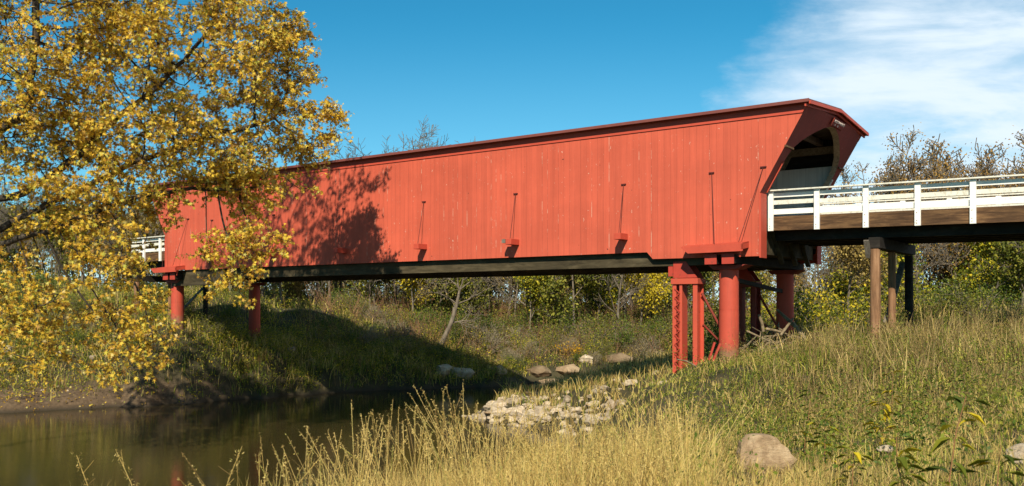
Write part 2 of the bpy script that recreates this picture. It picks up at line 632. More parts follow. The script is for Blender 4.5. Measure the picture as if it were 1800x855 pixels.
def mat_ground():
    k = NT('soil_and_mud')
    pos = k.n.new('ShaderNodeNewGeometry').outputs['Position']
    s = k.n.new('ShaderNodeSeparateXYZ')
    k.l.new(pos, s.inputs[0])
    m = k.n.new('ShaderNodeMapping')
    k.l.new(pos, m.inputs['Vector'])
    n = k.noise(m.outputs[0], 0.7, 8, 0.65)
    n2 = k.noise(m.outputs[0], 6.0, 6, 0.7)
    soil = k.ramp(n, [(0.3, (0.025, 0.022, 0.012)), (0.5, (0.05, 0.043, 0.02)), (0.7, (0.09, 0.07, 0.035))])
    mud = k.ramp(n2, [(0.3, (0.055, 0.036, 0.02)), (0.6, (0.125, 0.083, 0.047)), (0.8, (0.24, 0.17, 0.10))])
    zz = k.math('ADD', s.outputs['Z'], k.math('MULTIPLY', k.math('SUBTRACT', n, 0.5), 0.9))
    c = k.mix(k.rng(k.math('ADD', zz, k.rng(s.outputs['X'], -15.5, -13.0, 0, 1.5)), 0.8, 1.5), mud, soil)
    grass = k.ramp(n2, [(0.3, (0.05, 0.09, 0.015)), (0.7, (0.12, 0.15, 0.035))])
    c = k.mix(k.rng(zz, 5.9, 6.6), c, grass)
    c = k.mix(k.rng(s.outputs['Z'], 0.22, 0.02), c, (0.04, 0.03, 0.018))
    k.color(c)
    k.b.inputs['Roughness'].default_value = 0.95
    k.bump(k.math('ADD', n, k.math('MULTIPLY', n2, 0.4)), 0.8, 0.12)
    return k.m


terrain = np_mesh('ground', V, Fq, 4, mat_ground(), smooth=True)
tag(terrain, kind='structure')


def mat_water():
    k = NT('river_water')
    k.color((0.034, 0.025, 0.009))
    k.b.inputs['Roughness'].default_value = 0.02
    k.b.inputs['IOR'].default_value = 1.33
    k.b.inputs['Specular IOR Level'].default_value = 0.5
    pos = k.n.new('ShaderNodeNewGeometry').outputs['Position']
    m = k.n.new('ShaderNodeMapping')
    m.inputs['Scale'].default_value = (0.40, 1.5, 1)
    k.l.new(pos, m.inputs['Vector'])
    a = k.noise(m.outputs[0], 6.0, 4, 0.65)
    b = k.noise(m.outputs[0], 1.6, 3, 0.5)
    k.bump(k.math('ADD', k.math('MULTIPLY', a, 0.5), k.math('MULTIPLY', b, 0.8)), 0.13, 0.04)
    return k.m


wv = MB().add([(-75, 2, 0), (75, 2, 0), (75, 90, 0), (-75, 90, 0)], [(0, 1, 2, 3)])
wm = MB()
wm.add([(-75, 2, 0), (75, 2, 0), (75, 90, 0), (-75, 90, 0)], [(0, 1, 2, 3)])
tag(wm.build('river', mat_water()), kind='structure')

# ------------------------------------------------------------------ covered bridge
BE = Vector((2285, -1630, 0)).normalized()      # along the bridge, towards the right-hand end
BN = Vector((1630, 2285, 0)).normalized()       # across the bridge, away from the eye
BR = Vector((8.17, 29.9, 0))
BRZ = math.atan2(BE.y, BE.x)
LEN = 32.4
XR, XL = -0.2, -LEN                              # the foot of the two portals
LT = 1.6                                         # how far the portals lean out
SZ, WZ, JZ, EZ = 1.65, 1.91, 3.67, 6.45          # skirt, wall foot, start of lean, eaves (above the eye)
YF = 6.3                                         # far wall


def BW(x, y, z=0.0):
    return BR + BE * x + BN * y + Vector((0, 0, ZC + z))


bridge = empty('covered_bridge', BR + Vector((0, 0, ZC)), BRZ)
tag(bridge, 'long red covered bridge with board walls and leaning portals, spanning the river', 'covered bridge')


def wall_poly(y):
    return [(XR, y, SZ), (XR, y, JZ), (XR + LT, y, EZ), (XL - LT, y, EZ), (XL, y, JZ), (XL, y, WZ), (-4.25, y, WZ), (-4.03, y, SZ + .02)]


m = MB().prism(wall_poly(0.0), (0, 0.05, 0))
near_wall = m.build('side_wall', M['red_wall'], bridge)
near_wall['label'] = 'sunlit red board wall with flaked paint'
m = MB().prism(wall_poly(YF - 0.05), (0, 0.05, 0))
m.build('side_wall', M['red_wall'], bridge)

# frieze board under the eaves
fz0, fz1 = 6.125, 6.36
fx = lambda z: XR + LT * (z - JZ) / (EZ - JZ)
MB().prism([(fx(fz0), -.035, fz0), (fx(fz1), -.035, fz1), (XL - .2 - (fx(fz1)), -.035, fz1), (XL - .2 - fx(fz0), -.035, fz0)], (0, .033, 0)).build('frieze_board', M['red_trim'], bridge)
MB().prism([(fx(fz0), YF + .002, fz0), (fx(fz1), YF + .002, fz1), (XL - .2 - (fx(fz1)), YF + .002, fz1), (XL - .2 - fx(fz0), YF + .002, fz0)], (0, .033, 0)).build('frieze_board', M['red_trim'], bridge)

# roof: two low slopes, eaves boards
RX0, RX1 = XL - LT - 0.1, XR + LT + 0.08
rz_e, rz_r = 6.44, 6.72
m = MB()
m.prism([(RX1, -.22, rz_e), (RX1, 3.2, rz_r), (RX1, 6.62, rz_e), (RX1, 6.62, rz_e + .05), (RX1, 3.2, rz_r + .05), (RX1, -.22, rz_e + .05)], (RX0 - RX1, 0, 0))
roof = m.build('roof', M['roof'], bridge)
MB().box(RX0, RX1 + .003, -.26, -.222, 6.40, 6.50).build('eaves_board', M['roof'], roof)
MB().box(RX0, RX1 + .003, 6.622, 6.66, 6.36, 6.50).build('eaves_board', M['roof'], roof)
m = MB()
for dx, w in ((0.04, 0.0), (-0.10, 0.05)):
    za = rz_e - 0.10 + w * -1.2
    zb = rz_r - 0.10 + w * -1.2
    m.prism([(RX1 + dx, -.2, za), (RX1 + dx, 3.2, zb), (RX1 + dx, 6.6, za), (RX1 + dx, 6.6, za + .1), (RX1 + dx, 3.2, zb + .1), (RX1 + dx, -.2, za + .1)], (-.05, 0, 0))
m.build('barge_board', M['red_trim'], roof)
m = MB()
m.prism([(RX0 - .04, -.2, rz_e - .1), (RX0 - .04, 3.2, rz_r - .1), (RX0 - .04, 6.6, rz_e - .1), (RX0 - .04, 6.6, rz_e), (RX0 - .04, 3.2, rz_r), (RX0 - .04, -.2, rz_e)], (.05, 0, 0))
m.build('barge_board', M['red_trim'], roof)

# portals: a leaning face with an arched opening over an upright jamb
ARCH = [(0.50, 3.67), (0.60, 4.90), (0.74, 5.18), (1.12, 5.46), (1.73, 5.76), (2.34, 6.00), (2.89, 6.13), (3.2, 6.155), (3.51, 6.13), (4.06, 6.00), (4.67, 5.76), (5.28, 5.46), (5.62, 5.18), (5.75, 4.90), (5.82, 3.67)]


def portal(sign, x0):
    """sign +1 for the right-hand end, -1 for the left-hand one"""
    T = Vector((-sign * 0.14, 0, -0.0))

    def on(y, z):
        return Vector((x0 + sign * LT * (z - JZ) / (EZ - JZ), y, z))
    mb = MB()
    outer = [(-.002, 3.67), (-.002, 4.90), (-.002, 5.30), (-.002, 5.75), (0.0, 6.45), (2.0, 6.60), (2.7, 6.66), (3.2, 6.70), (3.7, 6.66), (4.4, 6.60), (YF + .002, 6.45), (YF + .002, 5.75), (YF + .002, 5.30), (YF + .002, 4.90), (YF + .002, 3.67)]
    zo = [on(y, min(z, 6.42)) if 0 < i < 14 else on(y, z) for i, (y, z) in enumerate(outer)]
    n = len(ARCH)
    vf = [on(y, z) for y, z in ARCH] + zo
    vb = [v + T for v in vf]
    faces = []
    for i in range(n - 1):
        faces.append((i, i + 1, n + i + 1, n + i))
        faces.append((2 * n + i, 3 * n + i, 3 * n + i + 1, 2 * n + i + 1))
    mb.add(vf + vb, faces)
    face = mb.build('portal_face', M['shaded_red'], bridge)  # the leaning face's shade is in its darker red
    rim = MB()
    inner = [on(y, z) for y, z in ARCH]
    rim.add([v + Vector((sign * .004, 0, 0)) for v in inner] + [v + T * 1.5 for v in inner], [(i, i + 1, n + i + 1, n + i) for i in range(n - 1)])
    rim.build('arch_edge', M['tan_wood'], face)
    # gable strip between the face and the ridge
    MB().prism([on(-.0, 6.42) + Vector((-sign * .10, 0, 0)), on(3.2, 6.42) + Vector((-sign * .10, 0, .26)), on(YF, 6.42) + Vector((-sign * .10, 0, 0))], (-sign * .05, 0, 0)).build('gable_board', M['shaded_red'], face)
    for ya, yb in ((-.003, .50), (5.82, YF + .003)):
        MB().box(min(x0, x0 + sign * .06), max(x0, x0 + sign * .06), ya, yb, SZ - .05, JZ + .02).build('portal_jamb', M['red_trim'], bridge)
    for ya, yb in ((-.06, .70), (5.70, 6.36)):
        a = on(ya, 5.13) + Vector((sign * .03, 0, 0))
        b = on(yb, 5.13) + Vector((sign * .03, 0, 0))
        MB().beam(a, b, .05, .06).build('bracket', M['beam'], face)
    # pale edging of the lower lean
    for y in (.50, 5.80):
        MB().beam(on(y, 3.75) + Vector((sign * .02, 0, 0)), on(y, 4.72) + Vector((sign * .02, 0, 0)), .05, .05).build('edge_strip', M['red_trim'] if y < 1 else M['white_worn'], face)
    return face, on


pr, on_r = portal(+1, XR)
portal(-1, XL)
# name board over the right-hand arch
ln = Vector((EZ - JZ, 0, -LT)).normalized()       # outward normal of the leaning face
lu = Vector((LT, 0, EZ - JZ)).normalized()
MBs = MB()
cb = on_r(3.36, 6.285) + ln * 0.03
q = [cb + Vector((0, dy, 0)) + lu * dv for dy, dv in ((-.66, -.11), (.66, -.11), (.66, .12), (-.66, .12))]
MBs.prism([v - ln * 0.02 for v in q], ln * 0.05)
sign_o = MBs.build('name_board', M['shaded_red'], bridge)
sign_o['label'] = 'shaded dark red name board lettered ROSEMAN BRIDGE'
MB().box(-.02, .02, -.03, .03, -.14, .14).build('board_end', M['red_trim'], sign_o).matrix_local = Matrix.Translation(cb + Vector((0, -.69, 0)) + ln * .02) @ Matrix(((ln.x, 0, lu.x), (ln.y, 1, lu.y), (ln.z, 0, lu.z))).to_4x4()  # brighter red stands for sunlight on the board's end


def text_mesh(body, size, name, mat, parent, loc, xa, ya):
    cu = bpy.data.curves.new(name, 'FONT')
    cu.body = body
    cu.size = size
    cu.align_x = 'CENTER'
    cu.align_y = 'CENTER'
    cu.extrude = 0.004
    to = bpy.data.objects.new(name + '_src', cu)
    col.objects.link(to)
    dg = bpy.context.evaluated_depsgraph_get()
    me = bpy.data.meshes.new_from_object(to.evaluated_get(dg))
    bpy.data.objects.remove(to)
    bpy.data.curves.remove(cu)
    me.materials.clear()
    me.materials.append(mat)
    me.name = name
    o = bpy.data.objects.new(name, me)
    col.objects.link(o)
    o.parent = parent
    za = xa.cross(ya)
    o.matrix_local = Matrix.Translation(loc) @ Matrix((xa, ya, za)).transposed().to_4x4()
    return o


yv = Vector((0, 1, 0))
text_mesh('ROSEMAN BRIDGE', 0.135, 'lettering', M['pale_paint'], sign_o, cb + ln * .036 + lu * .05, yv, lu)
for w_, dy in (('18', -.36), ('83', -.04)):
    text_mesh(w_, 0.10, 'lettering', M['pale_paint'], sign_o, cb + ln * .036 - lu * .065 + Vector((0, dy, 0)), yv, lu)

# inside: floor, whitewashed boarding, lattice trusses, roof boards and tie beams
MB().box(XL + .1, XR - .02, .30, 6.0, 2.72, 2.90).build('bridge_deck', M['beam'], bridge)
for y0, y1 in ((.20, .23), (6.02, 6.05)):
    MB().prism([(XR - .05, y0, 2.9), (XR - .05, y0, 3.7), (XR + .76, y0, 5.25), (XL - .76, y0, 5.25), (XL + .05, y0, 3.7), (XL + .05, y0, 2.9)], (0, y1 - y0, 0)).build('inner_boarding', M['inside'], bridge)
for y0, y1 in ((.055, .066), (6.234, 6.245)):
    MB().prism([(XR - .06, y0, 2.0), (XR - .06, y0, 3.7), (XR + 1.40, y0, 6.3), (XL - 1.4, y0, 6.3), (XL + .06, y0, 3.7), (XL + .06, y0, 2.0)], (0, y1 - y0, 0)).build('back_lining', M['dark_timber'], bridge)
for yy in (.14, 6.15):
    m = MB()
    m.box(XL - .9, XR + 1.0, yy - .06, yy + .06, 5.75, 6.02)
    m.box(XL, XR, yy - .06, yy + .06, 2.2, 2.5)
    x = XL + 0.4
    while x < XR - 2.1:
        m.beam((x, yy - .03, 2.4), (x + 2.0, yy - .03, 6.0), .27, .05, (0, 1, 0))
        m.beam((x + 2.0, yy + .03, 2.4), (x, yy + .03, 6.0), .27, .05, (0, 1, 0))
        x += 1.25
    m.build('lattice_truss', M['tan_wood'], bridge)
MB().box(XL - 1.2, XR + 1.25, .07, 6.23, 6.30, 6.33).build('ceiling', M['girder'], bridge)
m = MB()
x = XL
while x < XR + 1:
    m.box(x, x + .2, .25, 6.05, 6.05, 6.25)
    x += 2.3
m.build('tie_beam', M['grey_wood'], bridge)

# long girder under the wall, far girder, floor beams
MB().box(XL + .3, -2.2, .22, .52, 1.42, 1.90).build('girder', M['girder'], bridge)
MB().box(XL + .3, -2.2, 5.75, 6.05, 1.42, 1.90).build('girder', M['girder'], bridge)
MB().box(XL + .4, -27.6, .12, .21, 1.1, 1.88).build('girder_end', M['girder'], bridge)
m = MB()
x = XL + 1.2
while x < -2:
    m.box(x, x + .25, .54, 5.74, 1.95, 2.7)
    x += 1.55
m.build('floor_beams', M['girder'], bridge)
MB().box(-1.2, XR - .1, .55, 5.8, 1.75, 2.70).build('end_sill', M['girder'], bridge)
m = MB()
for y in (1.2, 2.6, 4.0):
    m.beam((XR - .05, y, 2.6), (XR - .05, y + 1.1, 1.5), .10, .16, (1, 0, 0))
m.build('sway_brace', M['girder'], bridge)

# outriggers: beam ends through the wall and a rod up from each
for i, x in enumerate((-5.13, -9.82, -14.46, -19.13, -23.8, -28.45)):
    b = MB().box(x - .13, x + .13, -.55, -.002, 2.37, 2.59).build('outrigger_beam', M['red_trim'], bridge, .008)
    if i == 1:
        MB().box(x - .30, x - .135, -.56, -.28, 2.44, 2.58).build('beam_end', M['grey_wood'], b)
    MB().tube([(x + .02, -.46, 2.59), (x - .03, -.03, 4.36)], [.011, .011], 6).build('sway_rod', M['rod'], b)
    MB().box(x - .12, x + .06, -.05, -.002, 4.33, 4.37).build('rod_plate', M['rod'], b)
# the wide ledge over the columns at both ends (both faces of the bridge)
for xa, xb, xr1, xr2 in ((-2.45, -.55, -1.55, -.72), (XL - .2, XL + 1.7, XL + .4, XL + 1.3)):
    for sy, y0 in ((-1, 0.0), (1, YF)):
        yA, yB = sorted((y0 + sy * .002, y0 + sy * .56))
        m = MB()
        m.prism([(xa, y0 + sy * .56, 1.78), (xb, y0 + sy * .56, 1.80), (xb, y0 + sy * .56, 2.04), (xa - .25, y0 + sy * .56, 1.98)], (0, -sy * .04, 0))
        m.prism([(xa - .25, y0 + sy * .56, 1.98), (xb, y0 + sy * .56, 2.04), (xb, y0 + sy * .002, 2.12), (xa - .25, y0 + sy * .002, 2.06)], (0, 0, .03))
        m.prism([(xb, y0 + sy * .56, 1.86), (xb, y0 + sy * .002, 1.94), (xb, y0 + sy * .002, 2.11), (xb, y0 + sy * .56, 2.03)], (-.05, 0, 0))
        m.prism([(xb - .12, y0 + sy * .40, 1.62), (xb - .12, y0 + sy * .30, 1.88), (xb - .12, y0 + sy * .46, 1.86)], (-.05, 0, 0))
        led = m.build('beam_cover', M['red_trim'], bridge)
        if sy < 0:
            MB().tube([(xr1 + .0, -.46, 2.06), (xr1 - .28, -.03, 4.48)], [.011, .011], 6).build('sway_rod', M['rod'], led)
            MB().box(xr1 - .38, xr1 - .20, -.05, -.002, 4.46, 4.5).build('rod_plate', M['rod'], led)
            MB().tube([(xr2, -.46, 2.1), (xr2 + .66, -.03, 4.52)], [.011, .011], 6).build('sway_rod', M['rod'], led)
            MB().box(xr2 + .56, xr2 + .76, -.05, -.002, 4.5, 4.54).build('rod_plate', M['rod'], led)
    xm = (xa + xb) / 2 + .07
    for dx in (-.30, .30):
        nb = MB().box(xm + dx - .20, xm + dx + .20, -.34, 6.64, 1.42, 1.73).build('needle_beam', M['dark_timber'], bridge, .01)
        for ya, yb in ((-.36, -.342), (6.642, 6.66)):
            MB().box(xm + dx - .21, xm + dx + .21, ya, yb, 1.41, 1.74).build('beam_end', M['steel_rust'], nb)

# ------------------------------------------------------------------ piers
COLX_R, COLX_L = -1.42, -32.0


def pier(x, y, ztop, foot, label):
    b = BW(x, y)
    g = gz(b.x, b.y)
    t = empty('bridge_pier', (b.x, b.y, g - .3), BRZ)
    tag(t, label, 'bridge pier', 'round red piers under the covered bridge')
    H = ZC + ztop - (g - .3)
    n = 28
    m = MB()
    jz = H * 0.60
    m.tube([(0, 0, 0), (0, 0, jz - .012)], [.33, .33], n)
    m.tube([(0, 0, jz - .012), (0, 0, jz + .012)], [.318, .318], n)
    m.tube([(0, 0, jz + .012), (0, 0, H)], [.325, .325], n)
    m.build('shaft', M['pier'], t)
    m = MB()
    m.prism([(-.40, -.36, H), (.40, -.36, H), (.72, -.36, H + .15), (-.60, -.36, H + .15)], (0, .72, 0))
    m.build('cap', M['shaded_rust'], t, .01)  # shadow of the ledge above is in the darker colour
    return t


pier(COLX_R, .45, 1.25, 0, 'tall sunlit red round pier right of the riveted steel post under the bridge')
pier(COLX_R, 5.96, 1.25, 0, 'red round pier with its upper half shaded, behind the driftwood pile at the right end')
pier(COLX_L, .45, 1.25, 0, 'sunlit red round pier under the left end of the bridge, half behind yellow leaves')
pier(COLX_L - .6, 5.96, 1.25, 0, 'dark shaded red round pier under the left end, only its foot in sun')


def steel_post(x, y, label, mt='steel'):
    b = BW(x, y)
    g = gz(b.x, b.y) - .25
    t = empty('steel_post', (b.x, b.y, g), BRZ)
    tag(t, label, 'steel post', 'riveted steel posts under the right end of the bridge')
    H = ZC + .78 - g
    for x0, x1, ya, yb in ((-.46, -.09, -.30, -.24), (-.46, -.40, -.24, .30), (-.15, -.09, -.24, .30)):
        pass
    m = MB()
    m.box(-.46, -.42, -.28, .28, 0, H)
    m.box(-.42, -.32, -.28, -.25, 0, H)
    m.box(-.42, -.32, .25, .28, 0, H)
    m.box(-.20, -.16, -.28, .28, 0, H)
    m.box(-.16, -.10, -.28, -.25, 0, H)
    ch = m.build('channel', M[mt], t)
    m = MB()
    k = 0
    z = .05
    while z + .16 < H:
        a, c = (-.37, -.18) if k % 2 == 0 else (-.18, -.37)
        m.beam((a, -.295, z), (c, -.295, z + .16), .03, .045, (0, 1, 0))
        z += .16
        k += 1
    m.build('lacing', M['steel_rust'], ch)
    m = MB()
    m.box(.30, .34, -.28, .28, 0, H)
    m.box(.34, .46, -.28, -.25, 0, H)
    m.box(.34, .46, .25, .28, 0, H)
    m.box(.06, .12, .22, .28, 0, H)
    m.build('channel', M[mt], t)
    for z0, z1 in ((.10 * H, .12 * H), (.28 * H, .52 * H), (.76 * H, .84 * H)):
        MB().box(.121, .299, .22, .26, z0, z1).build('batten_plate', M[mt], t)
    MB().box(-.50, .50, -.34, .34, H, H + .20).build('cap', M[mt], t, .01)
    m = MB()
    m.prism([(-.42, -.30, H + .22), (.46, -.30, H + .22), (.05, -.30, H + .78), (-.42, -.30, H + .78)], (0, .04, 0))
    m.box(-.60, -.43, -.32, .0, H + .28, H + .62)
    m.prism([(-.42, .30, H + .22), (.46, .30, H + .22), (.05, .30, H + .78), (-.42, .30, H + .78)], (0, -.04, 0))
    m.build('gusset', M['steel_rust'], t)
    m = MB()
    m.beam((.46, .1, H * .9), (1.25, .9, H * .25), .07, .07)
    m.beam((.46, .2, H * .55), (1.10, 1.4, H * .18), .06, .06)
    m.build('brace', M['shaded_rust'], t)
    return t


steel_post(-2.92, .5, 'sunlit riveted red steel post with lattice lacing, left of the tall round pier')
steel_post(-2.92, 5.9, 'dark rusty shaded steel post in the gap between the two round piers on the right', 'shaded_rust')  # shade painted in: darker copy of the sunlit post's red
# cross beam between the piers
tb = BW(-1.42, 3.2)
o = MB().beam(BW(-1.42, .9, .93), BW(-1.42, 5.55, .60), .10, .14).build('tie_bar', M['dark_timber'])
tag(o, 'dark steel bar sloping between the two round piers at the right end', 'steel bar')


# ------------------------------------------------------------------ approach decks with white railings
def approach(x0, x1, name_label, grade, right=True):
    b = BW(x0, 0)
    t = empty('approach_deck', (BR.x, BR.y, ZC), BRZ)
    tag(t, name_label, 'approach deck')

    def gr(x):
        return -grade * abs(x - x0)
    YA, YB = .78, 5.55

    def plank(mb, xa, xb, ya, yb, za, zb):
        mb.add([(xa, ya, za + gr(xa)), (xb, ya, za + gr(xb)), (xb, yb, za + gr(xb)), (xa, yb, za + gr(xa)), (xa, ya, zb + gr(xa)), (xb, ya, zb + gr(xb)), (xb, yb, zb + gr(xb)), (xa, yb, zb + gr(xa))],
               [(0, 3, 2, 1), (4, 5, 6, 7), (0, 1, 5, 4), (1, 2, 6, 5), (2, 3, 7, 6), (3, 0, 4, 7)])
    m = MB()
    plank(m, x0, x1, YA + .16, YB - .16, 2.84, 2.93)
    m.build('deck', M['beam'], t)
    m = MB()
    for y in (YA + .7, YA + 1.6, YA + 2.4, YA + 3.2, YB - .7):
        plank(m, x0, x1, y - .1, y + .1, 2.22, 2.83)
    m.build('stringer', M['dark_timber'], t)
    n = int(abs(x1 - x0) / 1.51)
    sg = 1 if x1 > x0 else -1
    xs = [x0 + sg * (.02 + .03) + sg * 1.51 * i for i in range(n + 1)]
    for y, s in ((YA, -1), (YB, 1)):
        m = MB()
        plank(m, x0, x1, y + .0 if s < 0 else y - .15, y + .15 if s < 0 else y, 2.52, 2.98)
        m.build('edge_beam', M['beam'], t)
        yo = y + s * .002
        for i, x in enumerate(xs):
            g = gr(x)
            p = MB().box(x - .085, x + .085, min(yo, yo + s * .09), max(yo, yo + s * .09), 2.50 + g, 3.80 + g).build('railing_post', M['white'], t, .006)
            bm_ = MB()
            for dz in (2.58, 2.66, 2.9):
                bm_.tube([(x - .02, yo + s * .085, dz + g), (x - .02, yo + s * .10, dz + g)], [.013, .013], 6)
            if s < 0:
                bm_.build('bolt', M['rod'], p)
        m = MB()
        plank(m, x0, x1, min(yo, yo + s * .16) - .02, max(yo, yo + s * .16) - .02, 3.802, 3.845)
        m.build('handrail', M['white_worn'], t)
        yi = y - s * .002
        for k, (z0, z1, mt) in enumerate(((3.60, 3.74, 'white'), (3.36, 3.50, 'white_worn'), (3.04, 3.21, 'white'))):
            m = MB()
            for i in range(len(xs) - 1):
                j = random.uniform(-.012, .012)
                plank(m, xs[i] + sg * .003, xs[i + 1] - sg * .003, min(yi, yi - s * .045), max(yi, yi - s * .045), z0 + j, z1 + j)
            if abs(xs[-1] - x1) > .1:
                plank(m, xs[-1] + sg * .003, x1, min(yi, yi - s * .045), max(yi, yi - s * .045), z0, z1)
            m.build('rail_board', M[mt], t)
    return t


approach(-.135, 15.2, 'timber approach deck with white board railing running off the right edge', .012)
approach(XL + .0, XL - 4.4, 'far approach deck with white railing glimpsed through the leaves left of the bridge', .006)


def bent(x, label):
    b = BW(x, .9)
    t = empty('timber_trestle', (b.x, b.y, 0), BRZ)
    tag(t, label, 'trestle')
    top = ZC + 2.2 - .012 * abs(x)
    ys = (0.0, 2.1, 4.5)
    for i, y in enumerate(ys):
        w = BW(x, .9 + y)
        g = gz(w.x, w.y) - .3
        m = MB()
        m.tube([(0, y, g), (.01, y, (g + top) / 2), (0, y, top - .36)], [(.165, .13, .15)[i], (.16, .125, .145)[i], (.15, .12, .14)[i]], 12)
        p = m.build('post', M['dark_timber'] if i == 2 else M['post'], t)
        if i == 0:
            p['label'] = 'sunlit brown post'
    MB().box(-.17, .17, -.12, 4.75, top - .34, top - .002).build('cap_beam', M['dark_timber'], t, .01)
    MB().beam((-.20, 2.2, top - 2.7), (-.20, 4.5, top - .6), .07, .2, (1, 0, 0)).build('brace', M['grey_wood'], t)
    MB().beam((-.19, -.30, top - .1), (-.19, .0, top - .62), .05, .16, (1, 0, 0)).build('brace', M['grey_wood'], t)
    return t


bent(3.17, 'timber trestle of round posts under the white railed approach deck')
bent(11.5, 'timber trestle further along under the approach deck, past the right edge')
bent(XL - 4.0, 'timber trestle under the far approach deck, behind the yellow leaves on the left')


# ------------------------------------------------------------------ vegetation builders
def frames(D):
    """two unit vectors across every direction in D"""
    ref = np.where(np.abs(D[:, 2:3]) < 0.9, np.array([[0, 0, 1.0]]), np.array([[1.0, 0, 0]]))
    S = np.cross(D, ref)
    S /= np.linalg.norm(S, axis=1, keepdims=True) + 1e-9
    T = np.cross(D, S)
    return S, T


def seg_mesh(name, A, B, RA, RB, mat, parent=None, n=5):
    """tapered prisms from A to B as one mesh"""
    A = np.asarray(A, float)
    B = np.asarray(B, float)
    D = B - A
    D /= np.linalg.norm(D, axis=1, keepdims=True) + 1e-9
    S, T = frames(D)
    a = 2 * np.pi * np.arange(n) / n
    ring = np.cos(a)[None, :, None] * S[:, None, :] + np.sin(a)[None, :, None] * T[:, None, :]
    VA = A[:, None, :] + ring * np.asarray(RA)[:, None, None]
    VB = B[:, None, :] + ring * np.asarray(RB)[:, None, None]
    V = np.concatenate([VA, VB], 1).reshape(-1, 3)
    k = np.arange(n)
    f = np.stack([k, (k + 1) % n, n + (k + 1) % n, n + k], 1)
    F = (np.arange(len(A)) * 2 * n)[:, None, None] + f[None]
    return np_mesh(name, V, F, 4, mat, parent, smooth=True)


MAPLE = np.array([(0, 0, 0), (.10, .20, .02), (.44, .14, .10), (.20, .38, .04), (.52, .66, .08), (.13, .56, .02), (0, 1.05, -.12), (-.13, .56, .02), (-.52, .66, .08), (-.20, .38, .04), (-.44, .14, .10), (-.10, .20, .02)])
KITE = np.array([(0, 0, 0), (.30, .45, .07), (0, 1.0, 0), (-.30, .45, .07)])
LANCE = np.array([(0, 0, 0), (.10, .35, .03), (0, 1.0, -.12), (-.10, .35, .03)])


def leaf_mesh(name, pts, size, mat, parent=None, droop=0.5, shape=KITE, r=None, kind=None, face=0.0):
    """one flat leaf at every point; droop 0 = any way, 1 = hanging"""
    r = r or rng
    N = len(pts)
    d = r.normal(size=(N, 3))
    d /= np.linalg.norm(d, axis=1, keepdims=True)
    d = d * (1 - droop) + np.array([0, 0, -1.0]) * droop
    d /= np.linalg.norm(d, axis=1, keepdims=True) + 1e-9
    q = r.normal(size=(N, 3))
    s = np.cross(d, q)
    if face > 0:                                    # blades turned towards the light, as leaves are
        s = s * (1 - face) + np.cross(d, np.array([-LDIR.x, -LDIR.y, -LDIR.z + .4])) * face
    s /= np.linalg.norm(s, axis=1, keepdims=True) + 1e-9
    nn = np.cross(s, d)
    sz = size * r.uniform(0.6, 1.25, N)
    V = pts[:, None, :] + sz[:, None, None] * (shape[None, :, 0:1] * s[:, None, :] + shape[None, :, 1:2] * d[:, None, :] + shape[None, :, 2:3] * nn[:, None, :])
    k = len(shape)
    F = np.arange(N * k)
    o = np_mesh(name, V.reshape(-1, 3), F, k, mat, parent)
    if kind:
        o['kind'] = kind
    return o


class Grow:
    """recursive branching: segments and the points where leaves may sit"""

    def __init__(self, seed):
        self.r = np.random.default_rng(seed)
        self.A, self.B, self.RA, self.RB, self.tips = [], [], [], [], []
        self.t0 = 0.18

    def branch(self, p, d, L, r0, lev, spread=0.8, up=0.12, kids=(4, 7), taper=0.35, bend=0.16, minr=0.012, ratio=(.45, .75)):
        n = max(3, int(4 + L * 1.2)) if lev > 0 else 3
        d = d / np.linalg.norm(d)
        pts = [p]
        rad = [r0]
        for i in range(n):
            d = d + self.r.normal(size=3) * bend + np.array([0, 0, up])
            d /= np.linalg.norm(d)
            p = p + d * L / n
            pts.append(p)
            rad.append(max(minr, r0 * (1 - (1 - taper) * (i + 1) / n)))
        for i in range(n):
            self.A.append(pts[i])
            self.B.append(pts[i + 1])
            self.RA.append(rad[i])
            self.RB.append(rad[i + 1])
        if lev <= 1:
            for q in pts[1:]:
                self.tips.append(q)
        if lev > 0:
            nk = self.r.integers(kids[0], kids[1] + 1)
            for k in range(nk):
                t = self.r.uniform(self.t0, 1.0)
                i = min(n - 1, int(t * n))
                f = t * n - i
                q = pts[i] * (1 - f) + pts[i + 1] * f
                ax = self.r.normal(size=3)
                dd = pts[i + 1] - pts[i]
                dd = dd / np.linalg.norm(dd)
                ax -= dd * np.dot(ax, dd)
                ax /= np.linalg.norm(ax) + 1e-9
                nd = dd * (1 - spread * .55) + ax * spread
                self.branch(q, nd, L * self.r.uniform(*ratio) * (1.15 - .45 * t), max(minr, rad[i] * .55), lev - 1, spread, up, kids, taper, bend, minr, ratio)

    def wood(self, name, mat, parent, n=4):
        return seg_mesh(name, self.A, self.B, self.RA, self.RB, mat, parent, n)


LEAF = {}
LEAF['gold'] = mat_leaf('golden_leaves', [(0.0, (0.24, 0.12, 0.03)), (0.18, (0.54, 0.30, 0.04)), (0.45, (0.76, 0.49, 0.045)), (0.72, (0.84, 0.60, 0.07)), (0.88, (0.46, 0.47, 0.07)), (1.0, (0.80, 0.60, 0.24))], 0.42)
LEAF['russet'] = mat_leaf('russet_leaves', [(0, (0.224, 0.110, 0.0248)), (0.5, (0.408, 0.220, 0.0496)), (1, (0.530, 0.340, 0.0744))])
LEAF['olive'] = mat_leaf('olive_leaves', [(0, (0.076, 0.094, 0.0116)), (0.5, (0.166, 0.175, 0.0232)), (1, (0.344, 0.300, 0.0387))])
LEAF['yellow'] = mat_leaf('yellow_leaves', [(0, (0.306, 0.240, 0.0186)), (0.5, (0.530, 0.400, 0.0186)), (1, (0.673, 0.500, 0.0310))])
LEAF['orange'] = mat_leaf('orange_leaves', [(0, (0.428, 0.220, 0.0124)), (1, (0.673, 0.400, 0.0186))])
